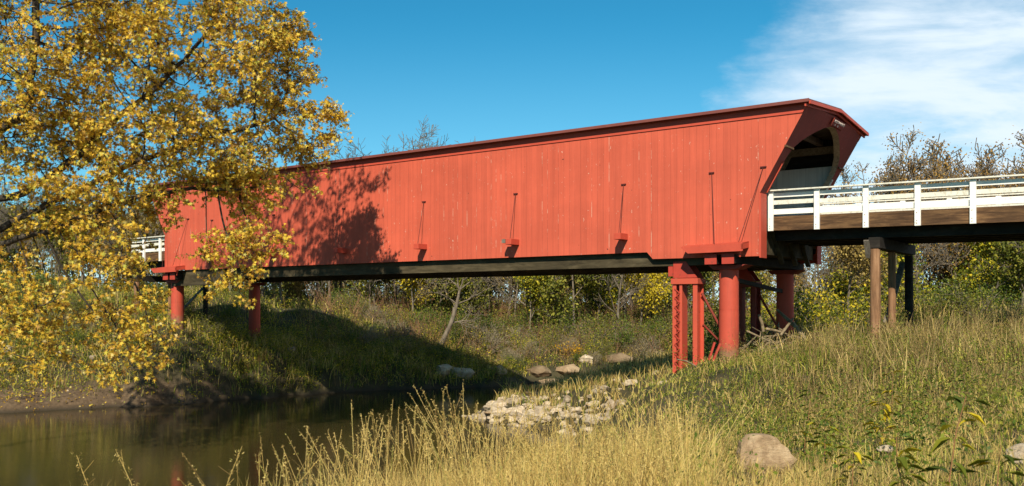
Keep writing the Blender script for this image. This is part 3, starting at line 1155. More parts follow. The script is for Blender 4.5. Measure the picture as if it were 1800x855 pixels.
LEAF['green'] = mat_leaf('green_leaves', [(0, (0.045, 0.075, 0.0093)), (0.6, (0.103, 0.150, 0.0155)), (1, (0.230, 0.250, 0.0271))])
LEAF['mixed'] = mat_leaf('green_and_yellow_leaves', [(0, (0.064, 0.094, 0.0116)), (0.45, (0.166, 0.188, 0.0194)), (0.7, (0.383, 0.350, 0.0232)), (1, (0.701, 0.525, 0.0232))])
LEAF['brown'] = mat_leaf('dry_brown_leaves', [(0, (0.140, 0.094, 0.0271)), (0.6, (0.306, 0.213, 0.0581)), (1, (0.510, 0.375, 0.1008))])
LEAF['redbrown'] = mat_leaf('red_brown_leaves', [(0, (0.163, 0.050, 0.0155)), (1, (0.306, 0.120, 0.0372))])

# ------------------------------------------------------------------ the big yellow maple on the left
BLOBS = [  # px, py, depth, half sizes, number of attractors
    (60, 40, 28.5, (5.0, 4.5, 3.6), 620), (260, 100, 30.0, (4.0, 3.6, 3.2), 560), (420, 50, 31.5, (1.9, 2.0, 1.9), 170), (450, 205, 32.3, (2.0, 1.5, 1.6), 160), (330, 265, 31.5, (3.9, 1.6, 2.2), 300),
    (120, 300, 29.5, (3.3, 2.1, 2.6), 320), (440, 325, 32.2, (2.1, .95, 1.2), 100), (120, 470, 28.8, (2.9, 2.7, 2.1), 200), (395, 470, 31.2, (1.4, 1.5, .8), 56), (215, 600, 29.0, (1.6, 1.3, 1.0), 64), (270, 360, 30.4, (1.0, .8, .9), 40), (60, 600, 28.5, (1.5, 1.1, 1.2), 42),
    (455, 420, 31.8, (.9, .7, .6), 22), (120, -190, 29.5, (7.0, 3.4, 3.6), 420), (-190, 80, 27.5, (4.2, 6.0, 3.6), 420), (-180, -170, 27.5, (4.5, 3.5, 3.6), 200), (560, 195, 33.0, (1.0, .35, .5), 34), (505, 55, 32.6, (.8, .35, .5), 28), (550, 270, 33.0, (.9, .35, .5), 26), (480, 100, 32.4, (1.2, .8, 1.0), 45), (535, 140, 32.8, (.9, .35, .5), 28), (490, 15, 32.2, (.7, .3, .5), 20), (575, 235, 33.1, (.5, .25, .4), 12)]


def space_tree():
    r = np.random.default_rng(3)
    att = []
    for px, py, Z, (a, b, c), n in BLOBS:
        cen = P(px, py, Z)
        u = r.normal(size=(n, 3))
        u /= np.linalg.norm(u, axis=1, keepdims=True)
        u *= r.uniform(0.10, 1, n)[:, None] ** (1 / 2.6)
        q = u * np.array([a, c, b]) + np.array(cen)
        att.append(q)
    att = np.concatenate(att)
    att = att[att[:, 2] > 1.6]
    c3 = sum(np.sin(att @ np.array([a * math.cos(t), a * math.sin(t), b]) + q) for a, t, b, q in
             [(1.5, .3, .9, 0), (1.9, 1.6, 1.2, 2), (1.2, 2.6, 1.9, 4), (2.3, 4.0, .6, 1), (1.7, 5.2, 2.2, 5), (2.8, .9, 1.6, 3)])
    att = att[c3 > r.uniform(-2.55, .95, len(att))]
    base = np.array([-18.6, 27.6, gz(-18.6, 27.6) - .3])
    nodes = [base]
    par = [-1]

    def chain(start, pts, step=.4):
        idx = start
        for q in pts:
            q = np.array(q)
            while np.linalg.norm(q - nodes[idx]) > step * 1.2:
                d = q - nodes[idx]
                d /= np.linalg.norm(d)
                d += r.normal(size=3) * .10
                nodes.append(nodes[idx] + d / np.linalg.norm(d) * step)
                par.append(idx)
                idx = len(nodes) - 1
        return idx
    t1 = chain(0, [(-18.2, 27.7, 4.6)])
    L1 = chain(t1, [P(0, 400, 28.8), P(120, 345, 29.2), P(235, 285, 30.0), P(330, 255, 31), P(405, 225, 31.8), P(500, 200, 32.5)])      # the long limb to the right
    t2 = chain(t1, [P(-60, 330, 28.2), P(60, 400, 28.4)])
    L2 = chain(t1, [P(-30, 350, 28.3), P(70, 330, 28.8), P(150, 270, 29.4), P(190, 215, 29.8), P(270, 160, 30.4), P(330, 100, 31)])
    t3 = chain(t1, [P(-40, 240, 28.2)])
    L3 = chain(t3, [P(55, 200, 28.2), P(65, 60, 28.2), P(62, -120, 28.4)])
    L4 = chain(t3, [P(-70, 60, 27.8), P(-90, -150, 27.6)])
    L5 = chain(L1 - 26, [P(110, 400, 28.8), P(240, 345, 29.8), P(350, 330, 31), P(450, 330, 32)])
    nod = np.array(nodes)
    alive = np.ones(len(att), bool)
    near = np.full(len(att), -1)
    nd = np.full(len(att), 1e9)

    def upd(i0):
        for i in range(i0, len(nodes)):
            d = np.linalg.norm(att - nodes[i], axis=1)
            c = d < nd
            nd[c] = d[c]
            near[c] = i
    upd(0)
    step = .34
    for it in range(120):
        alive &= nd > .42
        act = np.where(alive & (nd < 9))[0]
        if len(act) == 0:
            break
        i0 = len(nodes)
        for k in np.unique(near[act]):
            a = act[near[act] == k]
            d = att[a] - nodes[k]
            d = (d / np.linalg.norm(d, axis=1, keepdims=True)).sum(0) + r.normal(size=3) * .15
            ln_ = np.linalg.norm(d)
            if ln_ < 1e-6:
                continue
            q = nodes[k] + d / ln_ * step
            if np.min(np.linalg.norm(np.array(nodes[max(0, i0 - 400):]) - q, axis=1)) < .05:
                continue
            nodes.append(q)
            par.append(k)
        if len(nodes) == i0:
            break
        upd(i0)
    N = len(nodes)
    nod = np.array(nodes)
    par = np.array(par)
    load = np.zeros(N)
    kids = np.zeros(N, int)
    for i in range(N - 1, 0, -1):
        if kids[i] == 0:
            load[i] = .011 ** 2.3
        load[par[i]] += load[i]
        kids[par[i]] += 1
    rad = np.clip(1.25 * load ** (1 / 2.3), .012, .52)
    e = np.arange(1, N)
    return nod, par, rad, e, att


nod, par, rad, eidx, att = space_tree()
maple = empty('maple_tree', (0, 0, 0))
tag(maple, 'big golden yellow maple leaning over the water at the left edge', 'tree')
seg_mesh('trunk', nod[par[eidx]], nod[eidx], np.minimum(rad[par[eidx]], rad[eidx] * 1.35), rad[eidx], M['bark_dark'], maple, 6)
# twigs with hanging leaves round every attractor and thin branch end
r_ = np.random.default_rng(8)
ends = np.concatenate([att, nod[(rad < .03)][::3]])
tw_a = np.repeat(ends, 3, 0)
tw_d = r_.normal(size=tw_a.shape) * np.array([1, 1, .55]) + np.array([.10, 0, -.25])
tw_d /= np.linalg.norm(tw_d, axis=1, keepdims=True)
tw_b = tw_a + tw_d * r_.uniform(.25, .75, len(tw_a))[:, None]
seg_mesh('twigs', tw_a, tw_b, np.full(len(tw_a), .008), np.full(len(tw_a), .005), M['bark_dark'], maple, 3)
f_ = r_.uniform(.25, 1.1, (len(tw_a), 10, 1))
lp = tw_a[:, None, :] * (1 - f_) + tw_b[:, None, :] * f_ + r_.normal(size=(len(tw_a), 10, 3)) * .05
lp = lp.reshape(-1, 3)
leaf_mesh('foliage', lp, .145, LEAF['gold'], maple, .40, MAPLE, r_, None, .5)


# ------------------------------------------------------------------ woods, shrubs
TOP = {}


def proto_tree(kind, seed, H, leaf=None, ntips=1.0, lsize=.22, bark='bark_grey', levels=3, trunk=.16, spread=.75, up=.10, per=5, jit=.22, kids=(7, 11), bare=.25, minr=.018, droop=.3):
    g = Grow(seed)
    p = np.array([0, 0, -.2])
    d = np.array([g.r.normal() * .06, g.r.normal() * .06, 1.0])
    g.branch(p, d, H * .8, trunk, levels, spread, up, kids, .25, .07, minr, (.34, .55))
    t = empty(kind, (0, 0, -60))
    TOP[t.name] = max(q[2] for q in g.B)
    g.wood('trunk', M[bark], t, 4)
    if leaf:
        tips = np.array(g.tips)
        tips = tips[tips[:, 2] > H * bare * .6]
        k = int(len(tips) * ntips)
        tips = tips[g.r.permutation(len(tips))[:k]]
        q = np.repeat(tips, per, 0) + g.r.normal(size=(len(tips) * per, 3)) * jit
        leaf_mesh('crown', q, lsize, LEAF[leaf], t, droop, KITE, g.r)
    return t


def place(proto, x, y, label, cat, group, scale=1.0, rz=None, first=[None], sink=0.0):
    key = proto.name
    if key not in USED:
        USED[key] = 1
        o = proto
    else:
        o = copy_tree(proto)
    o.location = (x, y, gz(x, y) - sink)
    o.rotation_euler = (0, 0, random.uniform(0, 6.28) if rz is None else rz)
    o.scale = (scale, scale, scale)
    tag(o, label, cat, group)
    return o


USED = {}
STONES = []
bare = [proto_tree('bare_tree', s, 10.5, None, trunk=.15, kids=(7, 11), minr=.011) for s in (21, 22, 23)]
russ = [proto_tree('russet_tree', s, 9.5, 'russet', .42, .11, trunk=.12, per=3, jit=.2, up=.14) for s in (31, 32)]
oliv = [proto_tree('olive_tree', s, 8.5, 'olive', .8, .24, trunk=.13, per=5, jit=.3) for s in (41, 42)]
brwn = [proto_tree('brown_tree', s, 8.5, 'brown', .8, .22, trunk=.13, per=4, jit=.3) for s in (45, 46)]
yell = [proto_tree('yellow_tree', s, 8.5, 'yellow', .7, .22, trunk=.12, per=4, jit=.34, levels=3, bare=.3) for s in (51,)]
ygrn = [proto_tree('yellow_green_tree', s, 8.0, 'mixed', .7, .22, trunk=.12, per=4, jit=.34, bare=.3) for s in (55, 56)]

LB = 'bare grey leafless tree in the wood seen below the bridge span'
LO = 'olive green tree among bare trunks in the wood below the bridge span'
LW = 'tree with dry brown leaves in the wood below the bridge span'
rr = random.Random(4)
# wood seen under the bridge
for i in range(100):
    px = 440 + 800 * ((i + rr.random()) / 100)
    Z = rr.uniform(70, 116)
    x = (px - 900) / FPX * Z
    lim = ZC + (540 - (298 - .13 * (px - 490))) / FPX * Z - gz(x, Z) - 1.2     # keep below the roof line
    k = rr.random()
    if k < .36:
        pr_, L_, c_ = bare[i % 3], LB, 10.5
        G_ = 'bare trees in the wood behind the bridge'
    elif k < .70:
        pr_, L_, c_ = brwn[i % 2], LW, 8.5
        G_ = 'brown trees in the wood behind the bridge'
    else:
        pr_, L_, c_ = oliv[i % 2], LO, 8.5
        G_ = 'olive trees in the wood behind the bridge'
    s = min(rr.uniform(.75, 1.15), lim / (c_ * 1.1))
    place(pr_, x, Z, L_, 'tree', G_, s)
place(yell[0], *(P(1125, 0, 71).xy), 'bright yellow tree standing beyond the river just left of the steel post', 'tree', None, .95)
place(ygrn[0], *(P(1050, 0, 73).xy), 'yellow green tree beside the bright yellow tree beyond the river', 'tree', None, .85)
place(ygrn[1], *(P(928, 0, 71).xy), 'slim yellow green tree under the middle of the bridge span', 'tree', None, .8)
place(yell[0], *(P(725, 0, 71).xy), 'yellowish tree right of the sky gap under the left part of the span', 'tree', None, .85)
# bare tops over the roof
for px, top, Z, lab in ((703, 200, 88, 'tallest bare tree top rising over the bridge roof'), (668, 235, 90, 'bare tree leaning left of the tallest one above the roof'), (625, 240, 92, 'thin bare tree above the roof, nearest the yellow leaves'),
                        (752, 243, 93, 'low bare tree top right of the tallest one above the roof'), (826, 232, 98, 'lone twigs of a bare tree just over the middle of the roof'), (690, 228, 91, 'bare tree crowding the foot of the tallest one above the roof'), (725, 232, 94, 'bare tree top just right of the tallest one above the roof'), (648, 255, 95, 'lowest bare tree top left of the leaning one above the roof')):
    x = (px - 900) / FPX * Z
    h = ZC + (540 - top) / FPX * Z - gz(x, Z)
    place(bare[px % 3], x, Z, lab, 'tree', None, h / TOP[bare[px % 3].name])
# right-hand wood behind the approach
for i, (px, top, Z, k) in enumerate(((1560, 245, 64, 1), (1620, 238, 66, 0), (1715, 262, 65, 1), (1500, 285, 56, 0), (1545, 255, 58, 1), (1590, 225, 60, 0), (1640, 240, 62, 1), (1690, 280, 57, 0), (1735, 250, 60, 1), (1778, 225, 62, 0), (1830, 240, 60, 1), (1880, 235, 58, 0), (1460, 330, 60, 1), (1480, 395, 52, 0))):
    x = (px - 900) / FPX * Z
    h = ZC + (540 - top) / FPX * Z - gz(x, Z)
    place(russ[k], x, Z, 'tree with sparse russet leaves against the sky behind the white railing', 'tree', 'russet trees behind the approach railing', h / TOP[russ[k].name])
for i in range(20):
    px = 1250 + 640 * ((i + rr.random()) / 20)
    Z = rr.uniform(46, 66) if px > 1420 else rr.uniform(66, 90)
    x = (px - 900) / FPX * Z
    lim = ZC + (540 - (345 if px > 1480 else 400)) / FPX * Z - gz(x, Z)
    pr_ = (brwn[:1] + ygrn[:1] + oliv[:1] + brwn[1:] + bare)[i % 7]
    L_ = ('tree with dry brown leaves in the thicket under the approach deck', 'green or yellowish tree in the thicket under the approach deck', 'bare tree in the thicket under the approach deck')
    j = 0 if (i % 7) in (0, 3) else (1 if (i % 7) < 3 else 2)
    place(pr_, x, Z, L_[j], 'tree', ('brown', 'green', 'bare')[j] + ' trees under the approach deck', min(1.1, lim / 9.5))
# dark trees on the left behind the maple
for i in range(44):
    px = -120 + 560 * ((i + rr.random()) / 44)
    Z = rr.uniform(62, 88)
    x = (px - 900) / FPX * Z
    lim = ZC + (540 - 330) / FPX * Z - gz(x, Z)
    place((bare + brwn + oliv[:1])[i % 6], x, Z, ('bare tree behind the yellow maple at the left', 'brown leaved tree behind the yellow maple at the left', 'olive tree behind the yellow maple at the left')[0 if i % 6 < 3 else (1 if i % 6 < 5 else 2)], 'tree',
          ('bare', 'brown', 'olive')[0 if i % 6 < 3 else (1 if i % 6 < 5 else 2)] + ' trees behind the yellow maple', min(1.15, lim / 10.0))


# leaning pale tree at the edge of the shadow
def leaning_tree():
    g = Grow(77)
    Z = 60.0
    b = P(772, 622, Z)
    t = empty('leaning_tree', (b.x, b.y, gz(b.x, b.y)))
    tag(t, 'greyish nearly leafless tree leaning right out of the bridge shadow on the far bank', 'tree')
    o = Vector(t.location)
    pts = [np.array(P(x, y, Z) - o) for x, y in ((768, 628), (778, 600), (793, 568), (803, 535), (808, 510))]
    pts[0] = np.array([pts[0][0], 0, -.3])
    rd = [.20, .18, .15, .12, .09]
    for i in range(4):
        g.A.append(pts[i])
        g.B.append(pts[i + 1])
        g.RA.append(rd[i])
        g.RB.append(rd[i + 1])
    for d, L, q in (((.5, 0, 1), 3.0, 4), ((-.3, .2, 1), 2.6, 4), ((1, -.2, .5), 2.8, 3), ((-.9, 0, .5), 2.2, 3), ((.9, .3, .1), 2.2, 2), ((-.4, -.4, .8), 2.4, 4), ((1.0, -.3, .9), 2.8, 4)):
        g.branch(pts[q], np.array(d, float), L, .055, 2, .7, .03, (6, 9), .3, .14, .011)
    g.wood('trunk', M['bark_grey'], t, 6)
    tips = np.array(g.tips)
    k = g.r.permutation(len(tips))[:260]
    leaf_mesh('crown', np.repeat(tips[k], 2, 0) + g.r.normal(size=(520, 3)) * .2, .14, LEAF['brown'], t, .3, KITE, g.r)


leaning_tree()


def proto_shrub(kind, seed, H, W, leaf, nst=9, n=700, lsize=.10, stem='bark_grey', droop=.2, hollow=.35, lev=1):
    g = Grow(seed)
    t = empty(kind, (0, 0, -60))
    for i in range(nst):
        a = g.r.uniform(0, 6.28)
        d = np.array([math.cos(a) * W / H * .6, math.sin(a) * W / H * .6, 1.0])
        g.branch(np.array([math.cos(a) * .08, math.sin(a) * .08, -.1]), d, H * g.r.uniform(.6, 1.0), .025, lev, .7, .02, (4, 7), .3, .18, .008, (.3, .6))
    g.wood('stems', M[stem], t, 3)
    if leaf:
        tips = np.array(g.tips + g.B)
        tips = tips[tips[:, 2] > H * .12]
        q = tips[g.r.integers(0, len(tips), n)] + g.r.normal(size=(n, 3)) * .10 * H
        q = q[q[:, 2] > 0]
        leaf_mesh('leaves', q, lsize, LEAF[leaf], t, droop, KITE, g.r)
    return t


sh = {
    'yellow': [proto_shrub('yellow_shrub', 61, 2.2, 1.6, 'mixed', n=1100, lsize=.13), proto_shrub('yellow_shrub', 62, 2.6, 2.0, 'yellow', n=900, lsize=.13)],
    'green': [proto_shrub('green_shrub', 63, 1.8, 1.8, 'green', n=1300, lsize=.11), proto_shrub('green_shrub', 64, 2.2, 1.6, 'mixed', n=1100, lsize=.12)],
    'brown': [proto_shrub('brown_shrub', 65, 1.5, 1.8, 'brown', n=700, lsize=.09, nst=14), proto_shrub('brown_shrub', 66, 1.8, 2.0, 'olive', n=900, lsize=.10, nst=12)],
    'twig': [proto_shrub('bare_shrub', 67, 2.0, 2.6, None, nst=26, stem='tan_wood', lev=2)],
    'red': [proto_shrub('red_shrub', 68, 1.3, 2.0, 'redbrown', n=600, lsize=.08, nst=16)],
    'orange': [proto_shrub('orange_shrub', 69, 1.3, .9, 'orange', n=330, lsize=.13, nst=5)],
}
place(sh['orange'][0], *(P(1006, 0, 62.5).xy), 'small orange yellow shrub alone on the far bank above the rocks', 'shrub', None, 1.05)
place(sh['twig'][0], *(P(855, 0, 62).xy), 'tangle of drooping bare twigs right of the leaning grey tree', 'shrub', None, 1.15)
place(sh['twig'][0], *(P(905, 0, 66).xy), 'bare twig tangle under the middle of the span, behind the drooping one', 'shrub', None, .9)
place(sh['red'][0], *(P(1120, 0, 66).xy), 'reddish brown brush on the far bank, left of the steel post', 'shrub', None, 1.2)
place(sh['twig'][0], *(P(1150, 0, 62).xy), 'grey bare brush on the far bank between the red brush and the steel post', 'shrub', None, .9)
place(sh['yellow'][1], *(P(1465, 0, 44).xy), 'bright yellow green shrub right of the shaded round pier', 'shrub', None, 1.25)
place(sh['yellow'][0], *(P(1420, 0, 46).xy), 'yellow flecked green shrub directly right of the shaded pier', 'shrub', None, 1.2)
place(sh['yellow'][0], *(P(1510, 0, 42).xy), 'yellow green shrub just left of the brown trestle post', 'shrub', None, 1.1)
place(sh['green'][1], *(P(1575, 0, 36).xy), 'dark green shrub at the foot of the trestle posts', 'shrub', None, .75)
place(sh['yellow'][0], *(P(1628, 0, 35).xy), 'slim yellow leaved shrub right of the trestle', 'shrub', None, .8)
for i in range(64):        # left bank under the maple and the left end of the bridge
    px = -60 + 700 * rr.random()
    Z = rr.uniform(45.5, 58) if px < 380 else rr.uniform(50, 62)
    x = (px - 900) / FPX * Z
    if gz(x, Z) < (1.2 if px < 330 else .5):
        continue
    place(sh['green'][i % 3 // 2] if i % 2 else sh['brown'][1], x, Z, ('olive brown shrub on the left bank under the bridge end and maple', 'green shrub on the left bank under the bridge end and maple')[i % 2], 'shrub',
          ('olive', 'green')[i % 2] + ' shrubs on the left bank', rr.uniform(.45, .85))
for i in range(150):        # far bank
    px = 560 + 680 * rr.random()
    Z = rr.uniform(56.5, 74)
    x = (px - 900) / FPX * Z
    if gz(x, Z) < .7:
        continue
    place((sh['brown'] + sh['green'][:1])[i % 3], x, Z, ('brown shrub on the far bank under the bridge span', 'olive shrub on the far bank under the bridge span', 'green shrub on the far bank under the bridge span')[i % 3], 'shrub',
          ('brown', 'olive', 'green')[i % 3] + ' shrubs on the far bank', rr.uniform(.45, .8) * (1.0 if Z < 63 else 1.6))
for i in range(60):
    px = 620 + 580 * rr.random()
    Z = rr.uniform(58.5, 71)
    x = (px - 900) / FPX * Z
    if gz(x, Z) < .9:
        continue
    j = i % 3
    place((sh['twig'][0], sh['yellow'][0], sh['twig'][0])[j], x, Z, ('bare twiggy bush among the brush of the far bank', 'yellow flecked bush among the brush of the far bank', 'bare twiggy bush among the brush of the far bank')[j], 'shrub',
          ('bare', 'yellow flecked', 'bare')[j] + ' bushes on the far bank', rr.uniform(.4, .75))
for i in range(26):        # stones along the muddy left waterline
    px = rr.uniform(-30, 600)
    Z = 7824 / ((722 - .055 * px) - 540) + rr.uniform(-.2, 1.6)
    x = (px - 900) / FPX * Z
    if -.05 < gz(x, Z) < 1.0:
        STONES.append((x, Z, min(.3, rr.lognormvariate(-2.0, .5))))
for i in range(30):        # thicket under the approach deck
    px = 1240 + 620 * rr.random()
    Z = rr.uniform(39, 56)
    x = (px - 900) / FPX * Z
    if gz(x, Z) < 1.5:
        continue
    place((sh['brown'] + sh['green'])[i % 4], x, Z, ('brown shrub in the thicket behind the trestle posts', 'olive shrub in the thicket behind the trestle posts', 'green shrub in the thicket behind the trestle posts', 'yellow flecked shrub in the thicket behind the trestle posts')[i % 4], 'shrub',
          ('brown', 'olive', 'green', 'yellow flecked')[i % 4] + ' shrubs behind the trestle', rr.uniform(.8, 1.5))


# ------------------------------------------------------------------ grass and weeds (stuff)
def blades(name, X, Y, H, W, mat, lean=.35, r=rng, seeds=0.0, seedmat=None, label=None, cat=None, sink=.03):
    N = len(X)
    Zb = ground(X, Y) - sink
    a = r.uniform(0, 2 * np.pi, N)
    ln_ = np.abs(r.normal(0, lean, N)) + .04
    dx, dy = np.cos(a) * ln_, np.sin(a) * ln_
    fa = r.uniform(0, np.pi, N)
    wx, wy = np.cos(fa) * W * .5, np.sin(fa) * W * .5
    base = np.stack([X, Y, Zb], 1)
    rows = []
    for t, w in ((0, 1.0), (.4, .9), (.75, .6)):
        c = base + np.stack([dx * t * t * H, dy * t * t * H, H * (t - .25 * ln_ * t * t)], 1)
        o = np.stack([wx * w, wy * w, np.zeros(N)], 1)
        rows += [c - o, c + o]
    tip = base + np.stack([dx * H, dy * H, H * (1 - .25 * ln_)], 1)
    V = np.stack(rows + [tip], 1).reshape(-1, 3)
    f = np.array([0, 1, 3, 2, 2, 3, 5, 4, 4, 5, 6])
    F = (np.arange(N) * 7)[:, None] + f[None]
    sizes = np.tile(np.array([4, 4, 3]), N)
    o = np_mesh(name, V, F.ravel(), sizes, mat)
    tag(o, label, cat, None, 'stuff')
    return tip


M['g_dry'] = mat_leaf('dry_grass', [(0, (0.26, 0.16, 0.055)), (0.4, (0.64, 0.45, 0.13)), (0.8, (0.78, 0.58, 0.21)), (1, (0.44, 0.39, 0.09))], .36, patch=.8)
M['g_green'] = mat_leaf('green_grass', [(0, (0.072, 0.102, 0.0120)), (0.5, (0.180, 0.216, 0.0240)), (0.85, (0.336, 0.348, 0.0420)), (1, (0.576, 0.480, 0.1080))], .3, patch=1.0)
M['g_brown'] = mat_leaf('brown_grass', [(0, (0.108, 0.072, 0.0240)), (0.5, (0.264, 0.180, 0.0660)), (1, (0.528, 0.384, 0.1560))], .3, patch=1.0)


def scatter(n, x0, x1, y0, y1, r=rng):
    return r.uniform(x0, x1, n), r.uniform(y0, y1, n)


def inview(X, Y, mx=.68):
    return np.abs(X) < mx * Y + 1.0


def sel(*a, mask):
    return [q[mask] for q in a]


acc = {'dry': [], 'green': [], 'brown': []}


def zone(n, x0, x1, y0, y1, h, w, fr):
    X, Y = scatter(n, x0, x1, y0, y1)
    g = ground(X, Y)
    ok = inview(X, Y) & (g > .12)
    X, Y, g = X[ok], Y[ok], g[ok]
    d, gr_, b = fr(X, Y, g)
    u = rng.uniform(0, 1, len(X)) * (d + gr_ + b + 1e-6)
    cl_ = np.clip(.72 + .45 * wob(X, Y, 1.1 + Y / 28, 25), .30 + .15 * (Y > 18), 1)      # tufts with gaps
    dens = rng.uniform(0, 1, len(X)) < (d + gr_ + b) * cl_
    H = rng.uniform(h[0], h[1], len(X)) * (1 + .22 * wob(X, Y, 3.2, 3))
    H = np.clip(H, h[0] * .6, h[1] * 1.5)
    low = ss(X / Y + .04 * wob(X, Y, 1.8, 9), .16, .27) * (1 - ss(Y, 16, 24))
    H = H * (1 - .50 * low)
    bx = (X / Y > .222) & (X / Y < .305) & (Y < 12.6) & (Y > 5.0)       # short turf in front of the tan boulder
    H = H * (1 - .25 * ss(Y, 13, 17) * (Y < 34) * (1 - ss(X / Y, .25, .33))) * (1 + .35 * ss(Y, 15, 20) * (Y < 34) * ss(X / Y, .28, .38) * np.clip(.5 + wob(X, Y, 1.6, 18), 0, 1.4))
    H = H * (1 - .52 * ss(Y, 13.5, 17.5) * (1 - ss(X / Y, .20, .27)) * (Y < 34))
    H = np.where(bx, H * np.clip(.56 + .05 * (12.5 - Y), 0, .8), H)
    Wd = rng.uniform(w[0], w[1], len(X))
    k1 = dens & (u < d)
    k2 = dens & (u >= d) & (u < d + gr_)
    k3 = dens & (u >= d + gr_)
    acc['dry'].append((X[k1], Y[k1], H[k1] * 1.12, Wd[k1]))
    acc['green'].append((X[k2], Y[k2], H[k2] * .72, Wd[k2] * 1.2))
    acc['brown'].append((X[k3], Y[k3], H[k3] * 1.05, Wd[k3] * .8))


def ss(x, a, b):
    t = np.clip((x - a) / (b - a), 0, 1)
    return t * t * (3 - 2 * t)


def fr_near(X, Y, g):
    q = ss(X / Y + .06 * wob(X, Y, 1.5, 5), .25, .42)
    p = np.clip(.5 + .5 * wob(X, Y, 1.6, 12), 0, 1)
    return (1 - q) * .95 + q * (.46 - .30 * p), .06 + q * (.22 + .5 * p), .02 + q * .18


def fr_mid(X, Y, g):
    q = ss(X / Y + .05 * wob(X, Y, 2.5, 5), .14, .34)
    p = np.clip(.5 + .5 * wob(X, Y, 3.0, 12), 0, 1)
    br = ss(Y + 2 * wob(X, Y, 3, 2), 14, 21) * ss(X / Y + .03 * wob(X, Y, 2.2, 30), .24, .36)
    far_ = ss(Y, 13, 20)
    return ((1 - q) * .62 + q * (.36 - .22 * p) * (1 - .4 * br)) * (1 - .62 * far_), (.22 + .42 * far_ * (.3 + .7 * p)) * (1 - .45 * br) + .50 * q * p * (1 - .6 * br) + .1, .08 + .30 * q * (1 - p) + .55 * br


def fr_bar(X, Y, g):
    p = np.clip(.5 + .5 * wob(X, Y, 3.0, 12), 0, 1)
    dn = ss(g, .34, .7)
    return dn * .42, dn * (.15 + .3 * p), dn * .22


def fr_left(X, Y, g):
    p = np.clip(.5 + .5 * wob(X, Y, 3.0, 12), 0, 1)
    dn = ss(g + .3 * wob(X, Y, 2.0, 20) + .7 * ss(X, -16, -13), .5, 1.2)
    return dn * .16, dn * (.35 + .4 * p), dn * .28


def fr_far(X, Y, g):
    p = np.clip(.5 + .5 * wob(X, Y, 6.0, 12), 0, 1)
    dn = ss(g, .2, .6)
    return dn * (.12 - .06 * p), dn * (.2 + .35 * p), dn * (.5 - .25 * p)


zone(52000, -5, 8, 4.5, 11, (.35, .85), (.005, .009), fr_near)
zone(52000, -2, 16, 11, 20, (.35, .8), (.009, .016), fr_mid)
zone(42000, 1, 26, 20, 33, (.35, .85), (.016, .028), fr_mid)
zone(16000, 9, 38, 33, 46, (.4, 1.0), (.03, .045), fr_mid)
zone(24000, -2, 12, 33, 53, (.25, .6), (.02, .035), fr_bar)
zone(46000, -42, -4, 42, 62, (.3, .75), (.025, .04), fr_left)
zone(52000, -12, 34, 54, 80, (.25, .6), (.03, .05), fr_far)
zone(30000, -70, 70, 62, 120, (.4, .9), (.06, .10), fr_far)


def fr_shore(X, Y, g):
    w = ss(X, -17.5, -14.5) * (1 - ss(g, 2.2, 3.2))
    return w * .12, w * .62, w * .26


zone(30000, -19, 0, 44, 60, (.35, .85), (.025, .042), fr_shore)
cat_ = {k: [np.concatenate([a[i] for a in v]) for i in range(4)] for k, v in acc.items()}
blades('dry_grass', *cat_['dry'], M['g_dry'], .48, label='tall straw coloured dry grass covering the near bank and edges', cat='grass')
blades('green_grass', *cat_['green'], M['g_green'], .85, label='low green grass growing in patches over the banks', cat='grass')
blades('brown_weeds', *cat_['brown'], M['g_brown'], .34, label='brown withered weed stems standing among the grass', cat='weeds')


def seed_stalks():
    """tall seed heads over the water's near edge"""
    r = np.random.default_rng(14)
    n = 1500
    X = r.uniform(-2.6, 5.0, n)
    Y = r.uniform(6.2, 10.5, n)
    k = (X / Y > -.30) & (X / Y < .21) & (r.uniform(0, 1, n) < .25 + .75 * ss(X / Y, -.28, .05))
    X, Y = X[k], Y[k]
    n = len(X)
    H = r.uniform(.75, 1.15, n) + .38 * (1 - ss(X / Y, -.06, .05)) * r.uniform(0, 1, n)
    a = r.uniform(0, 6.28, n)
    ln_ = np.abs(r.normal(0, .28, n))
    base = np.stack([X, Y, ground(X, Y) - .03], 1)
    lean = np.stack([np.cos(a) * ln_, np.sin(a) * ln_, np.zeros(n)], 1)
    A, B = [], []
    prev = base
    for t in (.35, .7, 1.0):
        c = base + lean * (t * t * H)[:, None] + np.stack([0 * H, 0 * H, H * t], 1)
        A.append(prev)
        B.append(c)
        prev = c
    top = prev
    d = B[-1] - A[-1]
    d /= np.linalg.norm(d, axis=1, keepdims=True)
    A = np.concatenate(A)
    B = np.concatenate(B)
    st = seg_mesh('seed_stalks', A, B, np.full(len(A), .0028), np.full(len(A), .0022), M['g_dry'], None, 3)
    tag(st, 'tall dry grass stalks rising against the dark water', 'grass', None, 'stuff')
    m_ = 22
    s = r.uniform(-.20, .03, (n, m_, 1))
    q = top[:, None, :] + d[:, None, :] * s + r.normal(size=(n, m_, 3)) * (.003 + .05 * np.abs(s) * .5)
    lm = leaf_mesh('seed_heads', q.reshape(-1, 3), .022, M['g_dry'], None, 0.0, LANCE * np.array([1.6, 1, 1]), r)
    tag(lm, 'feathery dry seed heads on the tallest grass stalks', 'grass', None, 'stuff')


seed_stalks()


